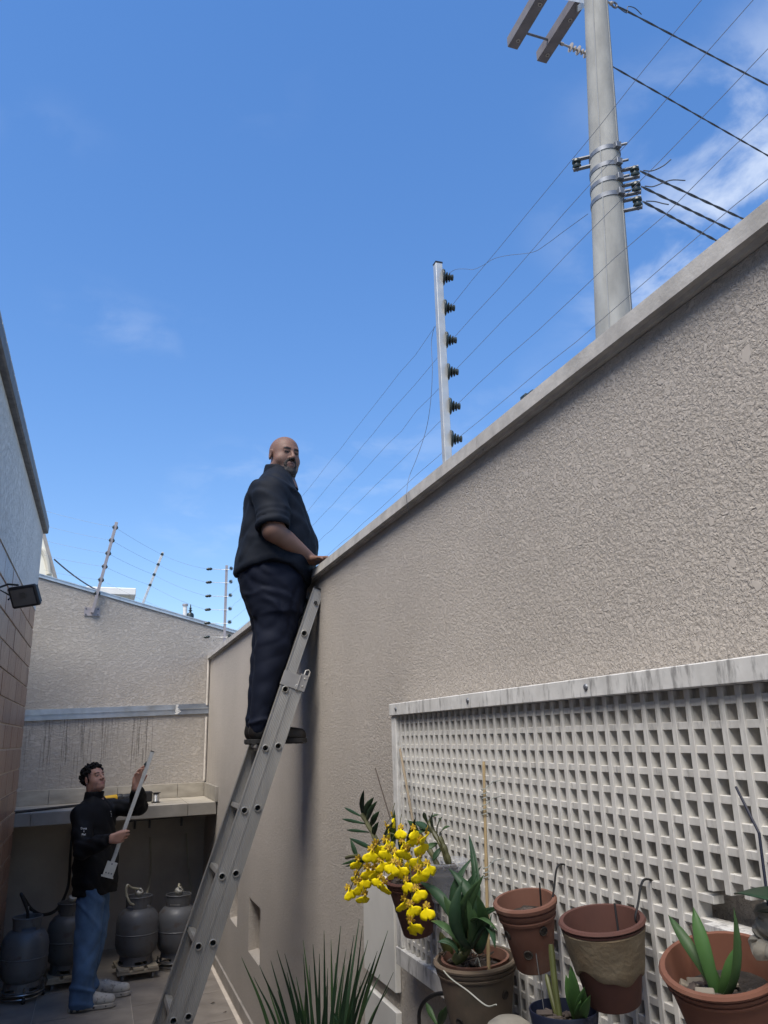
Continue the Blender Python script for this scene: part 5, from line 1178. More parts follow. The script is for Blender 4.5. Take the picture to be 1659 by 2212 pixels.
def nets(f, lo, hi, h, smooth=2):
    lo, hi = np.array(lo, float), np.array(hi, float); n = np.ceil((hi-lo)/h).astype(int)+1
    ax_ = [lo[i]+h*np.arange(n[i]) for i in range(3)]
    G = np.stack(np.meshgrid(*ax_, indexing='ij'), -1); P = G.reshape(-1, 3)
    v = np.concatenate([f(P[i:i+400000]) for i in range(0, len(P), 400000)]).reshape(n); s = v < 0
    c = [(i, j, k) for i in (0, 1) for j in (0, 1) for k in (0, 1)]
    sl = lambda o: tuple(slice(o[i], n[i]-1+o[i]) for i in range(3))
    cnt = sum(s[sl(o)].astype(int) for o in c); act = (cnt > 0) & (cnt < 8)
    idx = -np.ones(act.shape, int); cells = np.argwhere(act); idx[act] = np.arange(len(cells))
    acc = np.zeros((len(cells), 3)); num = np.zeros(len(cells))
    for o in c:
        for a in range(3):
            if o[a]: continue
            q = list(o); q[a] = 1; q = tuple(q)
            va = v[tuple((cells+np.array(o)).T)]; vb = v[tuple((cells+np.array(q)).T)]; m = (va < 0) != (vb < 0)
            t = np.where(m, va/(va-vb+1e-20), 0); pt_ = cells+np.array(o, float); pt_[:, a] += t
            acc[m] += pt_[m]; num[m] += 1
    vert = lo+h*acc/num[:, None]; faces = []
    for a in range(3):
        b_, c_ = (a+1) % 3, (a+2) % 3; s0 = [slice(None)]*3; s1 = [slice(None)]*3; s0[a] = slice(0, -1); s1[a] = slice(1, None)
        e = s[tuple(s0)] != s[tuple(s1)]; E_ = np.argwhere(e)
        ok = (E_[:, b_] > 0) & (E_[:, c_] > 0) & (E_[:, b_] < n[b_]-1) & (E_[:, c_] < n[c_]-1); E_ = E_[ok]
        db = np.zeros(3, int); db[b_] = 1; dc = np.zeros(3, int); dc[c_] = 1
        q = np.stack([idx[tuple((E_-x).T)] for x in (0*db, db, db+dc, dc)], 1); fl_ = s[tuple(E_.T)]
        q[fl_] = q[fl_][:, ::-1]; faces.append(q)
    F_ = np.concatenate(faces)
    if smooth:
        ed = np.concatenate([F_[:, [0, 1]], F_[:, [1, 2]], F_[:, [2, 3]], F_[:, [3, 0]]])
        for _ in range(smooth):
            a = np.zeros_like(vert); k = np.zeros(len(vert)); np.add.at(a, ed[:, 0], vert[ed[:, 1]]); np.add.at(k, ed[:, 0], 1); np.add.at(a, ed[:, 1], vert[ed[:, 0]]); np.add.at(k, ed[:, 1], 1)
            vert = 0.5*vert+0.5*a/np.maximum(k, 1)[:, None]
    return vert, F_
def sdf_obj(name, blocks, m, parent=None, color=None):
    """blocks = list of (vertices, faces); one mesh object, smooth; optional colour per vertex"""
    vs_, fs, o = [], [], 0
    for v, f in blocks: vs_.append(v); fs.append(f+o); o += len(v)
    v, f = np.concatenate(vs_), np.concatenate(fs); org = nv(base(parent))
    me = bpy.data.meshes.new(name); me.vertices.add(len(v)); me.vertices.foreach_set('co', (v-org).astype(np.float32).ravel())
    me.loops.add(f.size); me.loops.foreach_set('vertex_index', f.astype(np.int32).ravel()); me.polygons.add(len(f))
    me.polygons.foreach_set('loop_start', (np.arange(len(f))*4).astype(np.int32)); me.update(calc_edges=True); me.validate()
    me.polygons.foreach_set('use_smooth', np.ones(len(me.polygons), bool)); me.materials.append(m)
    if color is not None:
        ca = me.color_attributes.new('tint', 'FLOAT_COLOR', 'POINT'); c = np.ones((len(v), 4), np.float32); c[:, :3] = color(v); ca.data.foreach_set('color', c.ravel())
    return link(name, me, parent)
def tint_mat(name, rough=0.55, bump=0.15, bscale=350, bdist=0.0006, sub=0.08):
    m = bpy.data.materials.new(name); m.use_nodes = True; t = m.node_tree; b = t.nodes['Principled BSDF']; MATS[name] = m
    a = N(t, 'ShaderNodeAttribute', attribute_name='tint'); t.links.new(a.outputs['Color'], b.inputs['Base Color']); b.inputs['Roughness'].default_value = rough; b.inputs['Specular IOR Level'].default_value = 0.28
    if sub: b.inputs['Subsurface Weight'].default_value = sub; b.inputs['Subsurface Radius'].default_value = (0.01, 0.004, 0.002); b.inputs['Subsurface Scale'].default_value = 0.6
    tcn = N(t, 'ShaderNodeTexCoord'); nz = N(t, 'ShaderNodeTexNoise'); nz.inputs['Scale'].default_value = bscale; t.links.new(tcn.outputs['Object'], nz.inputs['Vector'])
    bp = N(t, 'ShaderNodeBump'); bp.inputs['Strength'].default_value = bump; bp.inputs['Distance'].default_value = bdist; t.links.new(nz.outputs['Fac'], bp.inputs['Height']); t.links.new(bp.outputs[0], b.inputs['Normal'])
    return m
def mix3(c, d, w): return c*(1-w[:, None])+np.array(d)*w[:, None]
def sstep(x, a, b): t = np.clip((x-a)/(b-a), 0, 1); return t*t*(3-2*t)

def head_frame(c, yaw, pitch, roll=0.0):
    """columns: forward, left, up of a head looking along yaw (radians from +X, anticlockwise), pitched up"""
    R_ = Matrix.Rotation(yaw, 3, 'Z') @ Matrix.Rotation(-pitch, 3, 'Y') @ Matrix.Rotation(roll, 3, 'X'); return np.array(c, float), np.array(R_)
def head_sdf(L, fat=0.0, jaw=1.0):
    """L: points in head coordinates (x forward, y left, z up; centre of the skull at 0), metres"""
    d = ell(L, (-0.010, 0, 0.034), (0.099, 0.077+fat*.5, 0.088))
    d = smin(d, ell(L, (0.026, 0, -0.030), (0.066, 0.060+fat, 0.088)), 0.03)
    d = smin(d, ell(L, (0.052*jaw+.004, 0, -0.092), (0.036, 0.036+fat, 0.028)), 0.03)
    for s in (-1, 1):
        d = smin(d, ell(L, (0.040, s*0.040, -0.036), (0.040, 0.028+fat, 0.036)), 0.02)           # cheeks
        d = smin(d, ell(L, (0.005, s*(0.052+fat), -0.075), (0.040, 0.016+fat*.6, 0.030)), 0.02)   # jaw angle
    d = smin(d, rc(L, (0.080, -0.036, 0.026), (0.080, 0.036, 0.026), 0.0115, 0.0115), 0.016)      # brow ridge
    for s in (-1, 1): d = smax(d, -ell(L, (0.101, s*0.032, 0.006), (0.020, 0.021, 0.013)), 0.010)  # eye sockets
    for s in (-1, 1): d = smin(d, ell(L, (0.0775, s*0.0315, 0.005), (0.0125, 0.0145, 0.0105)), 0.004)
    for s in (-1, 1): d = smin(d, rc(L, (0.088, s*0.018, 0.0125), (0.084, s*0.044, 0.0125), 0.0042, 0.004), 0.004)  # upper lids
    d = smin(d, chain(L, [(0.086, 0, 0.020), (0.101, 0, -0.004), (0.112, 0, -0.026)], [0.0075, 0.0090, 0.0125]), 0.010)  # nose
    for s in (-1, 1): d = smin(d, ell(L, (0.099, s*0.0135, -0.030), (0.012, 0.009, 0.009)), 0.006)
    for s in (-1, 1): d = smax(d, -ell(L, (0.107, s*0.0075, -0.0385), (0.006, 0.0042, 0.004)), 0.003)
    d = smin(d, chain(L, [(0.083, -0.025, -0.063), (0.0945, 0, -0.0565), (0.083, 0.025, -0.063)], [0.005, 0.0078, 0.005]), 0.008)   # lips
    d = smin(d, chain(L, [(0.082, -0.022, -0.068), (0.0915, 0, -0.0735), (0.082, 0.022, -0.068)], [0.005, 0.0082, 0.005]), 0.008)
    d = smax(d, -rc(L, (0.1005, -0.017, -0.0652), (0.1005, 0.017, -0.0652), 0.0034, 0.0034), 0.003)
    for s in (-1, 1):                                                                            # ears
        A = np.array(Matrix.Rotation(s*0.30, 3, 'Z') @ Matrix.Rotation(0.18, 3, 'Y'))
        e = ell(L, (-0.006, s*(0.082+fat*.6), -0.004), (0.020, 0.0085, 0.033), A)
        e = smax(e, -ell(L, (0.000, s*(0.092+fat*.6), 0.000), (0.011, 0.008, 0.020), A), 0.005)
        d = smin(d, e, 0.007)
    return d
def hand_chains(W, d, n, s, curl=(0.25, 0.3, 0.25), sc=1.0, spread=0.10, thumb=(0.55, 0.75, 0.25), curls=None):
    """W wrist, d towards fingers, n palm side (fingers curl to it), s thumb side; returns capsule chains"""
    W, d, n, s = V3(*W), unit(d), unit(n), unit(s); out_ = []
    kn = [(0.036, 0.088), (0.012, 0.093), (-0.012, 0.088), (-0.033, 0.078)]; ln = [(.044, .027, .021), (.048, .031, .022), (.044, .029, .021), (.034, .021, .018)]
    for i, ((o, f), L_) in enumerate(zip(kn, ln)):
        k = W+(d*f+s*o)*sc; a = (1.5-i)*spread; dd = unit(d*math.cos(a)+s*math.sin(a)); P = [k]; t = 0.0; cu = curls[i] if curls else curl
        for q in range(3): t += cu[q]; P.append(P[-1]+(dd*math.cos(t)+n*math.sin(t))*L_[q]*sc)
        r = np.array([.0105, .0092, .0082, .0068])*sc*(0.88 if i == 3 else 1); out_.append(('finger', P, r))
        out_.append(('palm', [W+s*o*0.55*sc, W+(d*f*0.55+s*o*0.95)*sc, k], np.array([.0185, .0155, .0125])*sc))
    b = W+(d*0.022+s*0.026)*sc; t = unit(d*thumb[0]+s*thumb[1]+n*thumb[2]); t2 = unit(d*(thumb[0]+.5)+s*thumb[1]*.4+n*(thumb[2]+.25))
    out_.append(('finger', [b, b+t*0.042*sc, b+t*0.042*sc+t2*0.030*sc, b+t*0.042*sc+t2*0.054*sc], np.array([.0165, .0125, .0105, .0080])*sc))
    return out_
def hand_sdf(p, ch):
    d = None
    for kind, P, r in ch:
        if kind == 'palm': q = chain(p, P, r); d = q if d is None else smin(d, q, 0.012)
    for kind, P, r in ch:
        if kind == 'finger': d = smin(d, chain(p, P, r), 0.0045)
    return d

def crease(p, d, f, warp, amp, sharp=5.0, w=1.6):
    """sharp-edged cloth folds: rounded ridges with narrow valleys between"""
    ph = (p@np.array(d, float))*math.pi*f+w*warp(p); return amp*(1-np.abs(np.cos(ph))**sharp)-amp*.5

# ================================================================== man on the ladder
M_SKIN1 = tint_mat('skin_tan'); M_SKIN2 = tint_mat('skin_light')
def fabric(name, col, rough=0.85, sheen=0.3, weave=900, bump=0.25, var=0.1):
    m = mat(name, col, rough, var=var, vscale=6, bump=bump, bscale=weave, bdist=0.0008, spec=0.18); bsdf(m).inputs['Sheen Weight'].default_value = sheen; return m
M_JACK = fabric('black_navy_jacket', (0.0052, 0.0080, 0.0145), 0.75, 0.0); M_TROU = fabric('navy_trousers', (0.0052, 0.0080, 0.0190), 0.75, 0.0)
M_BOOT = mat('black_boot', (0.012, 0.011, 0.011), 0.45, var=0.3, vscale=20, bump=0.2, bscale=90); M_SOLE = mat('boot_sole', (0.016, 0.015, 0.015), 0.8)
M_HAIR = mat('dark_hair', (0.009, 0.008, 0.008), 0.85, spec=0.2, var=0.3, vscale=60); M_BEARD = mat('greying_beard', (0.022, 0.018, 0.017), 0.8, var=0.5, vscale=120, bump=0.8, bscale=400, bdist=0.002)
Y0 = 4.245
def q(x, y, Y=Y0): return nv(at(x, y, Y=Y))
man = thing('person', (0.80, Y0, 1.833), 'bald bearded man in dark jacket and trousers standing on the ladder', 'person')
# --- jacket body from its side outline
lev = [(1010, 580, 626, .075), (1022, 570, 629, .105), (1034, 557, 630, .155), (1047, 544, 631, .200), (1062, 534, 635, .226), (1085, 527, 648, .240), (1110, 526, 660, .246), (1140, 521, 671, .250), (1165, 516, 679, .252), (1185, 513, 682, .252), (1208, 508, 681, .250), (1228, 506, 678, .244), (1246, 508, 672, .238), (1262, 520, 665, .230), (1280, 540, 660, .220)]
rows = []
for y, xb, xf, hw in lev:
    a, b = q(xb, y), q(xf, y); rows.append(((a[2]+b[2])/2, (a[0]+b[0])/2, Y0, (b[0]-a[0])/2, hw))
JT = dense(*zip(*rows), n=90)
SH_R, EL_R = V3(q(585, 1068, Y0-.20)[0], Y0-.205, q(585, 1068, Y0-.2)[2]), nv(at(590, 1146, Y=Y0-.275))
WR_R = nv(at(677, 1211, Z=2.786)); HD_R = nv(at(724, 1200, Z=2.775))-WR_R
SH_L, EL_L, WR_L = SH_R+V3(0.02, .41, 0), EL_R+V3(.10, .52, -.02), WR_R+V3(.0, .46, -.02)
hem_x = [q(x, y)[0] for x, y in ((505, 1244), (512, 1244), (530, 1236), (569, 1228), (606, 1237), (633, 1257), (648, 1270), (690, 1276))]
hem_z = [q(x, y)[2] for x, y in ((505, 1244), (512, 1244), (530, 1236), (569, 1228), (606, 1237), (633, 1257), (648, 1270), (690, 1276))]
w1 = Waves(3, 10, 5.0, .5, (1, 1, .5)); w2 = Waves(5, 9, 13.0, .5, (.6, .6, 1)); wd = Waves(9, 6, 2.0)
def jacket1(p):
    d = loft(p, JT, 2.25)
    for s, S_, E_ in ((-1, SH_R, EL_R), (1, SH_L, EL_L)):
        U = S_+(E_-S_)*0.98
        arm = chain(p, [S_+V3(-.02, -s*.06, .02), S_, S_+(E_-S_)*.55, U], [.095, .098, .092, .086])
        # pushed-up sleeve: rolls above the elbow
        t = ((p-S_)@(E_-S_))/((E_-S_)@(E_-S_)); ring = np.exp(-((t-.88)/.07)**2)*.010+np.exp(-((t-.70)/.05)**2)*.006+np.exp(-((t-.55)/.05)**2)*.004
        arm = smax(arm-ring, (t-.97)*np.linalg.norm(E_-S_), .008)
        arm = smax(arm, -(rc(p, S_+(E_-S_)*.8, S_+(E_-S_)*1.3, .072, .074)), .006)
        d = smin(d, arm, .016)
    f = w1(p)*.006+np.maximum(0, np.sin((p@V3(3.0, 0, 5.2))*2*PI+1.6*wd(p)))**3*.009*sstep(p[:, 2], q(600, 1220)[2], q(600, 1120)[2])*sstep(-p[:, 1], -Y0+.05, -Y0+.2)
    za = q(600, 1150)[2]; up_m = sstep(p[:, 2], za-.06, za+.10); nr = sstep(-p[:, 1], -Y0+.10, -Y0+.22)
    f = f+crease(p, (1.4, .3, 1.0), 7.5, wd, .0050, 4)*nr*up_m+crease(p, (-.8, .3, 1.6), 5.0, w1, .0038, 5, .9)*(1-up_m)+crease(p, (1.6, .2, .35), 5.5, wd, .0034, 6, 2.2)*(1-nr*.5)
    d = d+.004-f*0.9-w2(p)*.0012
    hz = np.interp(p[:, 0], hem_x, hem_z); hemroll = np.exp(-((p[:, 2]-hz-.028)/.016)**2)*.004
    d = d-hemroll
    return smax(d, hz-p[:, 2], .006)
v, f = nets(jacket1, (.42, Y0-.42, 2.52), (1.12, Y0+.52, 3.46), .0080, 1)
NECK = q(607, 1032); 
jk = sdf_obj('jacket', [(v, f)], M_JACK, man)
cdir = unit(V3(.25, -.12, .96))
def collar1(p):
    c = q(603, 1026); t = (p-c)@cdir; r = np.linalg.norm((p-c)-t[:, None]*cdir*1.0, axis=1)
    a = np.abs(r-(.083+.05*t))-.008; return smax(a, np.abs(t+.002)-.036, .006)-w2(p)*.001
c = q(603, 1026); sdf_obj('collar', [nets(collar1, c-.14, c+.14, .006, 2)], M_JACK, jk)
zp = q(631, 1046); MB().tube([at(632.5, 1046, Y=Y0-.03), at(632.5, 1056, Y=Y0-.03)], .0022, 5).build('zip_pull', mat('dark_zip', (0.03, 0.05, 0.045), 0.4, metal=0.4), jk)
# --- trousers
lev = [(1215, 516, 668, .205), (1235, 512, 668, .222), (1250, 512, 665, .225), (1280, 522, 660, .222), (1309, 535, 655, .215), (1332, 546, 651, .205)]
rows = []
for y, xb, xf, hw in lev:
    a, b = q(xb, y), q(xf, y); rows.append(((a[2]+b[2])/2, (a[0]+b[0])/2, Y0, (b[0]-a[0])/2, hw))
PT = dense(*zip(*rows), n=40)
def leg_tab(yc, dx, lv):
    r = []
    for y, xb, xf, hw, oy in lv:
        a, b = q(xb+dx, y, yc), q(xf+dx, y, yc); r.append(((a[2]+b[2])/2, (a[0]+b[0])/2, yc+oy, (b[0]-a[0])/2, hw))
    return dense(*zip(*r), n=80)
near = [(1285, 528, 655, .112, .01), (1320, 543, 652, .114, .0), (1345, 549, 647, .110, 0), (1371, 549, 640, .104, 0), (1420, 546, 627, .098, 0), (1450, 543, 617, .096, 0), (1480, 541, 607, .094, 0), (1510, 540, 598, .090, 0), (1543, 537, 587, .082, 0), (1560, 534, 581, .078, 0), (1575, 536, 578, .072, 0), (1588, 539, 576, .066, 0)]
YN, YF = Y0-.085, Y0+.085
LN, LF = leg_tab(YN, 0, near), leg_tab(YF, -7, near)
tw1 = Waves(21, 9, 4.5, .5, (1, 1, .4)); twd = Waves(23, 6, 2.5)
def trousers1(p):
    d = smin(loft(p, PT, 2.3), smin(loft(p, LN, 2.1), loft(p, LF, 2.1), .012), .04)
    z = p[:, 2]; zk = q(590, 1395)[2]; zc = q(550, 1568)[2]; zh = q(560, 1305)[2]
    fold = np.maximum(0, np.sin((p@V3(2.6, .8, 6.5))*2*PI+1.8*twd(p)))**2*(.0045*np.exp(-((z-zh)/.10)**2)+.006*np.exp(-((z-zk)/.09)**2)) \
        + np.maximum(0, np.sin((p@V3(1.0, .5, 13))*2*PI+1.5*twd(p)))**2*.0105*np.exp(-((z-zc)/.045)**2) \
        + np.maximum(0, np.sin((p@V3(5.5, 1.5, 2.0))*2*PI+2.2*twd(p)))**3*.0045*sstep(z, zc, zk)
    fold = fold+crease(p, (1.5, .4, -1.1), 6.0, twd, .0042, 5, 1.9)*sstep(z, zc, zh)+crease(p, (.9, .4, 1.3), 5.0, twd, .0028, 5, 2.4)
    return d+.009-fold-tw1(p)*.0025-w2(p)*.0008
v, f = nets(trousers1, (.58, Y0-.27, 1.86), (1.08, Y0+.27, 2.86), .0080, 1)
tz = sdf_obj('trousers', [(v, f)], M_TROU, man)
lg = at(617, 1243, Y=Y0-.215)
MB().cbox(lg, (.006, .002, .008)).cbox(lg+Vector((.001, 0, -.012)), (.005, .002, .005)).cbox(lg+Vector((.002, 0, -.019)), (.003, .002, .003)).build('white_logo', mat('white_thread', (0.75, 0.75, 0.74), 0.6), tz)
# --- boots
for yc, dx, nm in ((YN, 0, 0), (YF, -9, 1)):
    hb = nv(at(537+dx, 1617, Y=yc)); hb[2] = 1.8335; L_ = .302
    O = V3(hb[0], yc, 1.8335)
    def boot(p, O=O):
        u = p-O; d = chain(u, [(.045, 0, .062), (.12, 0, .060), (.20, 0, .045), (.262, 0, .040)], [.043, .043, .041, .037])
        d = smin(d, rc(u, (.055, 0, .06), (.060, 0, .135), .048, .052), .03); d = smax(d, -u[:, 2]+.012, .006)
        return smax(d, u[:, 2]-.135, .008)-.002*np.sin(u[:, 0]*160)*np.exp(-((u[:, 0]-.16)/.05)**2)
    bo = sdf_obj('boot', [nets(boot, O+V3(-.02, -.07, -.01), O+V3(.33, .07, .15), .006, 2)], M_BOOT, man)
    s = MB(); out_ = [(.0, -.02), (.004, -.034), (.03, -.042), (.12, -.041), (.20, -.047), (.27, -.042), (.298, -.022), (.304, 0), (.298, .022), (.27, .042), (.20, .047), (.12, .041), (.03, .042), (.004, .034), (.0, .02)]
    s.prism(out_, .022, lambda a, b_, t, O=O: (O[0]+a, O[1]+b_, O[2]+.004+t))
    for k in range(8): s.cbox((O[0]+.02+k*.037, O[1], O[2]+.002), (.022, .084, .006))
    s.build('sole', M_SOLE, bo, bevel=.002)
# --- body: head, neck, trunk, arms and hands in one skin
HC, HR = head_frame(q(614, 987, Y0-.01), math.radians(-73), math.radians(-4), math.radians(-2))
HS = 0.985
def hl(p): return (p-HC)@HR/HS
hand_R = hand_chains(WR_R, HD_R, (.1, .0, -1), (-HD_R[1], HD_R[0], 0), curls=[(.06, .16, .2), (.04, .14, .2), (.04, .14, .2), (.06, .16, .2)], sc=1.02, spread=.10, thumb=(.7, .7, .2))
hand_L = hand_chains(WR_L, (.95, .2, -.05), (.1, 0, -1), (.2, -.95, 0), sc=1.0)
def neck_trunk(p):
    n0 = HC+HR@V3(-.02, 0, -.06)
    d = rc(p, n0, q(601, 1048), .068, .085); d = smin(d, rc(p, q(598, 1090), q(596, 1225), .12, .13), .1); d = smin(d, rc(p, q(601, 1060), q(598, 1100), .09, .12), .06); return d
def arm1(p, S_, E_, Wr, hc):
    M_ = E_+(Wr-E_)*.32
    d = chain(p, [S_+(E_-S_)*.35, S_+(E_-S_)*.8, E_], [.058, .056, .054]); d = smin(d, chain(p, [E_, M_, E_+(Wr-E_)*.75, Wr], [.053, .053, .036, .0265]), .03)
    return smin(d, hand_sdf(p, hc), .016)
def headf(p):
    L = hl(p); return smin(head_sdf(L, fat=.011)*HS, neck_trunk(p), .022)
blk = [nets(headf, HC-V3(.15, .15, .20), HC+V3(.15, .15, .15), .0042, 1)]
for S_, E_, Wr, hc in ((SH_R, EL_R, WR_R, hand_R), (SH_L, EL_L, WR_L, hand_L)):
    pts = np.array([S_, E_, Wr]+[x for _, P, _ in hc for x in P]); blk.append(nets(lambda p: arm1(p, S_, E_, Wr, hc), pts.min(0)-.07, pts.max(0)+.07, .0050, 1))
blk.append(nets(lambda p: np.minimum(neck_trunk(p), np.minimum(chain(p, [q(596, 1230), V3(q(585, 1300)[0], YN, q(585, 1300)[2]), V3(q(592, 1400)[0], YN, q(592, 1400)[2]), V3(q(560, 1585)[0], YN, q(560, 1585)[2])], [.12, .07, .05, .035]), chain(p, [q(596, 1230), V3(q(578, 1300)[0], YF, q(585, 1300)[2]), V3(q(586, 1400)[0], YF, q(592, 1400)[2]), V3(q(554, 1585)[0], YF, q(560, 1585)[2])], [.12, .07, .05, .035]))), (.55, Y0-.22, 1.86), (1.05, Y0+.22, 3.2), .016, 1))
def skin1(v):
    L = hl(v); c = np.tile(V3(.172, .098, .074), (len(v), 1)); inh = np.linalg.norm(L, axis=1) < .20
    wv = Waves(31, 12, 20, .6)(v)*.05; c = c*(1+wv[:, None])
    x, y, z = L.T; ay = np.abs(y)
    brow = sstep(x, .06, .07)*np.exp(-((z-.0245-.003*np.sin((ay-.012)*70))/.0072)**4)*sstep(ay, .007, .014)*(1-sstep(ay, .046, .054))
    eye = sstep(x, .070, .076)*np.exp(-((z-.0045)/.0060)**4)*sstep(ay, .017, .021)*(1-sstep(ay, .041, .046))  # dark band: the eyes together with their shadow, painted into the skin
    stub = sstep(-z, .045, .075)*sstep(x, -.01, .03)*(1-sstep(-z, .13, .16)); mou = sstep(x, .07, .085)*np.exp(-((z+.0475)/.0065)**2)*(1-sstep(ay, .024, .034))
    lip = sstep(x, .078, .086)*np.exp(-((z+.0655)/.0125)**4)*(1-sstep(ay, .018, .025))
    m = inh.astype(float)
    c = mix3(c, (.05, .034, .030), m*stub*.6*(1-lip)); c = mix3(c, (.05, .036, .032), m*mou*.9*(1-lip)); c = mix3(c, (.105, .050, .044), m*lip*.8)
    c = mix3(c, (.010, .008, .008), m*brow); c = mix3(c, (.014, .011, .010), m*eye); return np.clip(c, 0, 1)
sdf_obj('body', blk, M_SKIN1, man, skin1)
wb_ = Waves(41, 14, 60, .5)
def beard(p):
    L = hl(p); x, y, z = L.T; hd_ = head_sdf(L, fat=.011)
    k = np.sqrt((y/.034)**2+((z+.066)/.027)**2)
    ring = np.maximum(np.abs(k-1.05)-.24, (.062-x)/.02); chin = np.maximum(np.maximum((z+.086)/.02, (np.abs(y)-.046)/.02), (.018-x)/.02)
    reg = np.minimum(ring*.03, chin*.02)
    th = .0035+.011*sstep(-z, .088, .115)
    d = smax(hd_-th, reg, .006); d = smin(d, ell(L, (.066, 0, -.118), (.030, .032, .020)), .014)
    return d*HS-wb_(p)*.0016
sdf_obj('beard', [nets(beard, HC-V3(.02, .16, .20), HC+V3(.16, .06, 0), .0045, 0)], M_BEARD, man)

# ================================================================== young man standing on the floor with a fence post
M_JEAN = fabric('blue_denim', (0.075, 0.14, 0.26), 0.85, 0.0, 1200, 0.3, 0.35); M_JACK2 = fabric('black_track_jacket', (0.0065, 0.0075, 0.010), 0.7, 0.0)
M_SHOE = mat('white_trainer', (0.52, 0.51, 0.48), 0.6, var=0.12, vscale=45, col2=(0.24, 0.235, 0.22), thr=(0.54, 0.66)); M_SHOES = mat('trainer_sole', (0.33, 0.31, 0.28), 0.7, var=0.25, vscale=25)
YB = 6.93
yng = thing('person', (0.07, YB, 0), 'young man with curly dark hair, black jacket and jeans holding a metal post', 'person')
def g_(x, y, Y=YB): return nv(at(x, y, Y=Y))
FA = math.atan2(-.60, .80)                                    # body faces right and towards the viewer
fwd = V3(math.cos(FA), math.sin(FA), 0); rgt = V3(math.sin(FA), -math.cos(FA), 0)    # his own right hand side (nearer)
lev = [(1719, 204, .052, .056), (1728, 205, .074, .096), (1738, 206, .096, .148), (1752, 207, .112, .172), (1775, 207, .122, .180), (1800, 207, .126, .180), (1830, 208, .128, .180), (1860, 209, .134, .184), (1885, 208, .138, .186), (1902, 207, .140, .186), (1914, 206, .138, .184), (1928, 206, .136, .180)]
rows = []
for y, xc, rf, rs in lev: a = g_(xc, y); rows.append((a[2], a[0], YB, rf, rs))
T2 = dense(*zip(*rows), n=80)
ctr = g_(206, 1752)
SR, SL = ctr+rgt*.165+V3(0, 0, -.01), ctr-rgt*.165+V3(0, 0, .005)
ER = g_(180, 1836, 6.68); WR = g_(241, 1811, 6.50); EL2 = g_(300, 1742, 6.86); WL = g_(294, 1703, 6.62)
jw1 = Waves(51, 10, 6.0, .5, (1, 1, .6)); jwd = Waves(53, 6, 2.5); jw2 = Waves(55, 9, 15, .5)
def sleeve(p, S_, E_, W_, r):
    d = chain(p, [S_, S_+(E_-S_)*.5, E_, E_+(W_-E_)*.5, W_], r, .03)
    z = np.linalg.norm(p-E_, axis=1); fo = np.maximum(0, np.sin((p@V3(4, 2, 9))*2*PI+1.7*jwd(p)))**2*.008*np.exp(-(z/.11)**2)
    ax1 = unit(W_-E_); t = (p-W_)@ax1
    d = d-fo+.010*np.exp(-((t+.012)/.018)**2)                  # gathered cuff
    return smax(d, t-.002, .006)
def jacket2(p):
    d = loft(p, T2, 2.3, FA)
    d = smin(d, ell(p, SR+V3(0, 0, -.01), (.074, .074, .082)), .05); d = smin(d, ell(p, SL+V3(0, 0, -.01), (.074, .074, .082)), .05)
    a = sleeve(p, SR, ER, WR, [.070, .066, .062, .054, .042]); b = sleeve(p, SL, EL2, WL, [.068, .064, .061, .056, .043])
    d = smin(d, a, .018); d = smin(d, b, .022)
    z = p[:, 2]; zh = g_(206, 1905)[2]
    fo = np.maximum(0, np.sin((p@V3(2.0, 3.0, 6.0))*2*PI+2*jwd(p)))**3*.009*np.exp(-((z-zh-.08)/.12)**2)
    rib = np.exp(-((z-zh+.03)/.02)**2)*-.006
    fo = fo+crease(p, (1.2, .8, 1.2), 6.5, jwd, .0055, 4, 2.0)
    return d-fo-jw1(p)*.0035-jw2(p)*.0012-rib
lo = np.minimum.reduce([SR, SL, ER, WR, EL2, WL, g_(206, 1926)-.2])-.11; hi = np.maximum.reduce([SR, SL, ER, WR, EL2, WL, g_(206, 1718)])+.11
lo[1], hi[1] = 6.40, 7.25
j2 = sdf_obj('jacket', [nets(jacket2, lo, hi, .0085, 1)], M_JACK2, yng)
def collar2(p):
    c = g_(203, 1719); t = p[:, 2]-c[2]; r = np.linalg.norm((p-c)[:, :2]-t[:, None]*V3(.12, -.08, 0)[:2], axis=1)
    return smax(np.abs(r-(.066+.03*np.maximum(0, -t)))-.007, np.abs(t)-.034, .006)
c = g_(203, 1719); sdf_obj('collar', [nets(collar2, c-.13, c+.13, .006, 2)], M_JACK2, j2)
# --- jeans
def lg2(Yc, lv):
    r = []
    for y, xb, xf, hw in lv:
        a, b = g_(xb, y, Yc), g_(xf, y, Yc); r.append(((a[2]+b[2])/2, (a[0]+b[0])/2, Yc, (b[0]-a[0])/2, hw))
    return dense(*zip(*r), n=70)
YNR, YFR = 6.86, 7.06
ln = [(1916, 178, 218, .095), (1935, 168, 224, .112), (1970, 163, 223, .112), (2020, 162, 218, .106), (2060, 158, 213, .108), (2100, 156, 206, .105), (2130, 153, 203, .104), (2150, 149, 204, .104), (2165, 149, 205, .100), (2176, 151, 204, .096)]
lf = [(1914, 190, 232, .095), (1935, 184, 237, .116), (1970, 182, 236, .118), (2010, 182, 231, .110), (2050, 182, 224, .105), (2085, 178, 214, .100), (2105, 176, 210, .098), (2120, 176, 212, .096), (2133, 178, 213, .092)]
N2, F2 = lg2(YNR, ln), lg2(YFR, lf)
dw1 = Waves(61, 10, 5, .5, (1, 1, .5)); dwd = Waves(63, 6, 2.2)
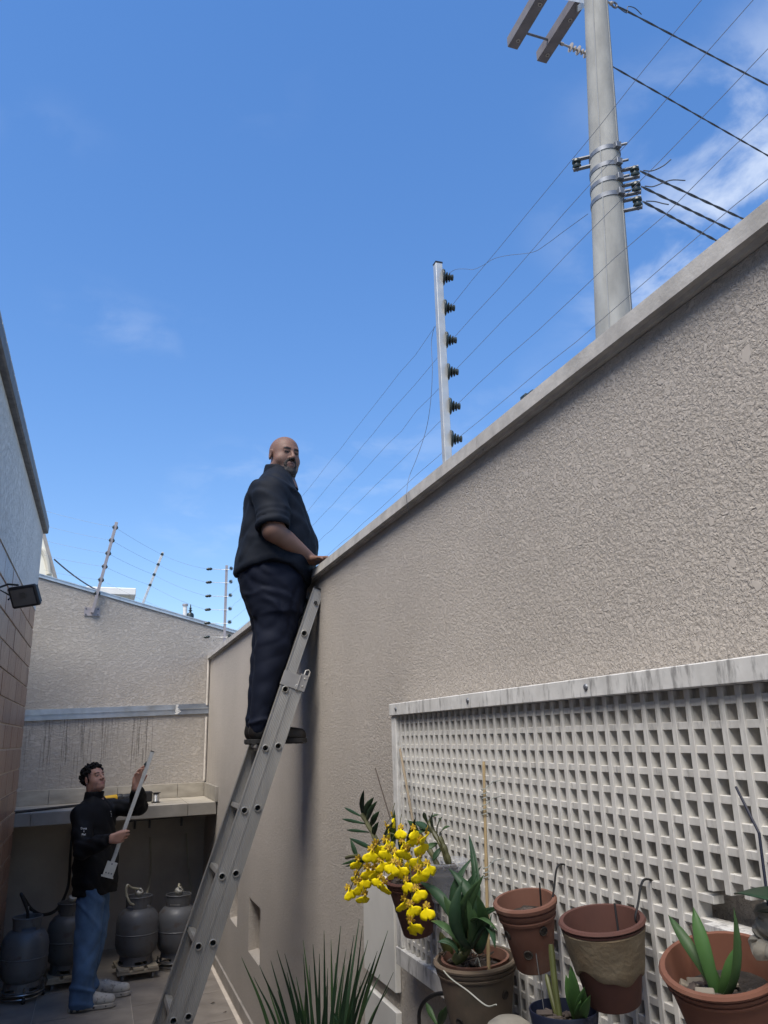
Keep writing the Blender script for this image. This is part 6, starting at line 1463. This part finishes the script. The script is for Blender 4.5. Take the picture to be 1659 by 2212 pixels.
def jeans(p):
    d = smin(loft(p, N2, 2.2), loft(p, F2, 2.2), .02); z = p[:, 2]
    d = d+.030*np.exp(-(((p[:, 1]-(YNR+YFR)/2)/.02)**2))*sstep(-z, -.75, -.55)*0
    fo = np.maximum(0, np.sin((p@V3(1.2, .6, 8))*2*PI+1.8*dwd(p)))**2*.014*np.exp(-((z-.12)/.09)**2)+np.maximum(0, np.sin((p@V3(4, 1, 4.0))*2*PI+2.2*dwd(p)))**3*.008*sstep(z, .15, .5)
    fo = fo+crease(p, (1.3, .6, -.8), 5.5, dwd, .0050, 5, 2.0)
    return d-fo-dw1(p)*.003
lo, hi = V3(-.30, 6.70, .02), V3(.30, 7.24, 1.02)
jn = sdf_obj('jeans', [nets(jeans, lo, hi, .0085, 1)], M_JEAN, yng)
# --- trainers
for Yc, hx, dz in ((YNR-.01, g_(147, 2180, YNR)[0], 0), (YFR+.03, g_(184, 2150, YFR)[0], 0)):
    O = V3(hx, Yc, 0.0)
    def shoe(p, O=O):
        u = p-O; d = chain(u, [(.055, 0, .075), (.14, 0, .078), (.22, 0, .058), (.285, 0, .050)], [.048, .046, .042, .038]); d = smin(d, rc(u, (.06, 0, .07), (.07, 0, .12), .046, .048), .03)
        d = smax(d, .030-u[:, 2], .006); return smax(d, u[:, 2]-.125, .008)-.0022*np.sin(u[:, 0]*120+u[:, 2]*60)*np.exp(-((u[:, 0]-.17)/.06)**2)
    so = sdf_obj('shoe', [nets(shoe, O+V3(-.02, -.08, 0), O+V3(.35, .08, .14), .007, 2)], M_SHOE, yng)
    s = MB(); out_ = [(-.006, -.02), (.002, -.040), (.04, -.050), (.14, -.046), (.23, -.052), (.30, -.044), (.328, -.022), (.332, 0), (.328, .022), (.30, .044), (.23, .052), (.14, .046), (.04, .050), (.002, .040), (-.006, .02)]
    s.prism(out_, .030, lambda a, b_, t, O=O: (O[0]+a*(1.0 if t == 0 else .985), O[1]+b_*(1 if t == 0 else .96), .003+t)); sl_ = s.build('sole', M_SHOES, so, bevel=.006)
    for k, (a, w) in enumerate(((.025, .018), (.065, .018), (.175, .014), (.215, .014), (.255, .012))):
        MB().lathe([(0, .0018), (w*.55, .0015), (w*.7, 0)], 12, axis_matrix((0, -1, 0)) @ Matrix.Diagonal((1.0, 1.0, 1.0)), (O[0]+a, O[1]-.0505+(.004 if a > .1 else 0), .018)).build('air_window', mat('dark_window', (0.035, 0.03, 0.03), 0.3), sl_)
    for k in range(5): MB().tube([(O[0]+.135+k*.026, O[1]-.028, .118-k*.011), (O[0]+.143+k*.026, O[1]+.0, .126-k*.012), (O[0]+.135+k*.026, O[1]+.028, .118-k*.011)], .004, 6).build('lace', mat('lace', (0.6, 0.6, 0.58), 0.8), so)
# --- body
HC2, HR2 = head_frame(g_(203, 1683), math.radians(-50), math.radians(20), math.radians(3)); HS2 = .89
def hl2(p): return (p-HC2)@HR2/HS2
PT_, PB_ = at(329, 1624, Y=6.55), at(241, 1868, Y=6.55)       # the post he holds
pdir = unit(nv(PT_-PB_))
gr = nv(at(257, 1806, Y=6.55)); gl = nv(at(301, 1688, Y=6.55))
hand_r = hand_chains(WR+V3(.0, -.010, 0), gr-WR+V3(0.02, -.035, -.004), (.25, 1, 0.0), -pdir*-1, curls=[(1.0, 1.35, .9), (.95, 1.4, .9), (.95, 1.4, .95), (.95, 1.4, 1.0)], sc=.92, spread=.02, thumb=(.8, .45, .3))
hand_l = hand_chains(WL, V3(.02, -.02, 1), (.75, -.65, .1), (.65, .75, 0)*np.array([1, 1, 1]), curls=[(.2, .5, .5), (.25, .6, .6), (.3, .75, .7), (.35, .85, .8)], sc=.95, spread=.12, thumb=(.6, .6, .45))
def nt2(p): return smin(rc(p, HC2+HR2@V3(-.025, 0, -.06), g_(204, 1735), .054, .060), rc(p, g_(206, 1760), g_(206, 1900), .10, .11), .08)
blk = [nets(lambda p: smin(head_sdf(hl2(p), fat=-.003)*HS2, nt2(p), .02), HC2-V3(.14, .14, .19), HC2+V3(.14, .14, .14), .0042, 1)]
for S_, E_, Wr, hc in ((SR, ER, WR, hand_r), (SL, EL2, WL, hand_l)):
    pts = np.array([S_, E_, Wr]+[x for _, P, _ in hc for x in P])
    blk.append(nets(lambda p: smin(chain(p, [S_, E_, E_+(Wr-E_)*.6, Wr], [.045, .042, .036, .026]), hand_sdf(p, hc), .015), pts.min(0)-.05, pts.max(0)+.05, .0048, 1))
blk.append(nets(lambda p: np.minimum(nt2(p), np.minimum(chain(p, [g_(206, 1890), V3(g_(190, 1950)[0], YNR, .85), V3(g_(180, 2150)[0], YNR, .08)], [.10, .07, .035]), chain(p, [g_(206, 1890), V3(g_(208, 1950)[0], YFR, .85), V3(g_(195, 2130)[0], YFR, .08)], [.10, .07, .035]))), (-.25, 6.7, .05), (.3, 7.2, 1.5), .018, 1))
def skin2(v):
    L = hl2(v); c = np.tile(V3(.38, .215, .165), (len(v), 1)); m = (np.linalg.norm(L, axis=1) < .20).astype(float); c = c*(1+Waves(71, 12, 22, .6)(v)[:, None]*.04); x, y, z = L.T; ay = np.abs(y)
    brow = sstep(x, .06, .07)*np.exp(-((z-.0245-.003*np.sin((ay-.012)*70))/.0055)**4)*sstep(ay, .010, .016)*(1-sstep(ay, .046, .053))
    eye = sstep(x, .070, .076)*np.exp(-((z-.0045)/.0058)**4)*sstep(ay, .018, .022)*(1-sstep(ay, .041, .046)); iris = eye*np.exp(-((ay-.031)/.006)**4)
    lip = sstep(x, .078, .086)*np.exp(-((z+.0655)/.0125)**4)*(1-sstep(ay, .018, .025)); mou = sstep(x, .07, .085)*np.exp(-((z+.048)/.005)**2)*(1-sstep(ay, .022, .03)); chin = sstep(-z, .085, .10)*sstep(x, .03, .05)
    hairb = sstep(-x, -.035, -.015)*sstep(z, -.045, -.02)
    c = mix3(c, (.27, .15, .12), m*chin*.35); c = mix3(c, (.14, .08, .07), m*mou*.35); c = mix3(c, (.33, .13, .115), m*lip*.75); c = mix3(c, (.016, .012, .012), m*brow*.95); c = mix3(c, (.22, .19, .18), m*eye*.7); c = mix3(c, (.012, .010, .010), m*iris*.9)
    return np.clip(c, 0, 1)
sdf_obj('body', blk, M_SKIN2, yng, skin2)
hr = np.random.default_rng(5); curls = []
while len(curls) < 300:                                        # curls over crown, back and temples
    d = unit(hr.normal(size=3)); P = V3(-.012, 0, .034)+d*V3(.101, .080, .091)
    lim = -.005 if P[0] < -.02 else (.045 if P[0] < .045 else .078)
    if P[2] < lim or (P[0] < -.03 and P[2] < -.055): continue
    curls.append((P+d*hr.uniform(.0, .020), hr.uniform(.007, .0125)))
CU = np.array([c_[0] for c_ in curls]); CR = np.array([c_[1] for c_ in curls])
def hair(p):
    L = hl2(p); d = np.full(len(p), 9.0)
    for c_, r_ in zip(CU, CR): d = np.minimum(d, np.linalg.norm(L-c_, axis=1)-r_)
    cap = ell(L, (-.014, 0, .036), (.104, .083, .093)); fade = smax(cap, np.where(L[:, 0] > .02, .078, -.030)-L[:, 2]-(np.clip(L[:, 0], -.1, .03)*.25), .006)
    return smin(d, fade, .006)*HS2-Waves(81, 12, 75, .4)(p)*.0018
sdf_obj('hair', [nets(hair, HC2-V3(.15, .15, .10), HC2+V3(.15, .15, .17), .0046, 0)], M_HAIR, yng)
ear = HC2+HR2@V3(.004, -.088, -.034)*HS2
MB().lathe([(0, -.004), (.004, 0), (0, .004)], 8, None, tuple(ear)).build('earring', mat('silver_stud', (0.8, 0.8, 0.78), 0.2, metal=0.6), yng, smooth=True)
# --- lettering on the sleeve and the small chest mark, laid on the cloth
M_THR = MATS['white_thread']
def on_cloth(pts, fn):
    out_ = []
    for p_ in pts:
        o = np.array([0, 0, EYE]); d = unit(nv(p_)-o); t = np.linalg.norm(nv(p_)-o)-.30
        for _ in range(60):
            dist = fn((o+d*t)[None])[0]
            if dist < .0025: break
            t += max(dist*.7, .0008)
        out_.append(o+d*(t-.0005))
    return out_
def text_obj(body, px_, py_, size, fn, parent, name):
    cu = bpy.data.curves.new('lettering', 'FONT'); cu.body = body; cu.size = 1.0; cu.align_x = 'CENTER'; cu.resolution_u = 2; cu.offset = 0.008
    o = bpy.data.objects.new('lettering', cu); COL.objects.link(o); dg = bpy.context.evaluated_depsgraph_get(); me = bpy.data.meshes.new_from_object(o.evaluated_get(dg)); bpy.data.objects.remove(o)
    P = [at(px_+v_.co.x*size, py_-v_.co.y*size, Y=6.75) for v_ in me.vertices]
    Q = on_cloth(P, fn); b_ = base(parent)
    for v_, q_ in zip(me.vertices, Q): v_.co = Vector(q_)-b_
    me.materials.clear(); me.materials.append(M_THR); return link(name, me, parent)
for tx, x, y in (('Deus', 181, 1791.5), ('é', 181.3, 1797.5), ('Fiel', 181, 1804.5)): text_obj(tx, x, y, 6.4, jacket2, j2, 'lettering')
mk = MB()
for k, (x, y, w, h_) in enumerate(((239.2, 1753, 1.2, 2.2), (240.2, 1757.5, 1.0, 1.4), (240.6, 1760, .9, 1.2), (240.2, 1763, .7, 2.0))):
    mk.add([tuple(q_) for q_ in on_cloth([at(x-w/2, y-h_/2, Y=6.75), at(x+w/2, y-h_/2, Y=6.75), at(x+w/2, y+h_/2, Y=6.75), at(x-w/2, y+h_/2, Y=6.75)], jacket2)], [(0, 1, 2, 3)])
mk.build('chest_mark', M_THR, j2)
# --- the post in his hands
hp2 = thing('held_post', PB_, 'silver square fence post with foot plate held by the young man', 'fence post')
MB().bar(PB_, PT_, .027, .027, up=(0, 1, 0)).build('tube', M_POST, hp2, bevel=.0015)
pd = Vector(pdir); ps = pd.cross(Vector((0, 1, 0))).normalized(); Mp = Matrix((ps, Vector((0, 1, 0)), pd)).transposed()
MB().cbox(PT_+pd*.003, (.029, .029, .006), Mp).build('end_cap', M_BLACKPLA, hp2)
MB().cbox(PB_-pd*.030+Vector((0, -.016, 0)), (.075, .004, .105), Mp).build('foot_plate', M_POST, hp2, bevel=.0015)
MB().cbox(PB_-pd*.084+Vector((0, .012, 0)), (.088, .06, .005), Mp).build('base_flange', M_POST, hp2, bevel=.001)
for a, b in ((0, .008), (-.02, -.055), (.0, -.055), (.02, -.055)): MB().lathe([(0, .004), (.005, .003), (.006, 0)], 10, axis_matrix((0, -1, 0)), PB_+ps*a+pd*(b if b > 0 else b)+Vector((0, -.0185, 0))).build('bolt', M_STEEL, hp2, smooth=True)
ins = PT_.lerp(PB_, .12)-ps*.0145*(1 if ps.x > 0 else -1)
MB().lathe([(.0, 0), (.020, 0), (.021, .004), (.010, .008), (.008, .014), (0, .015)], 12, axis_matrix((-1, 0, .3)), ins).build('insulator', M_INS, hp2, smooth=True)
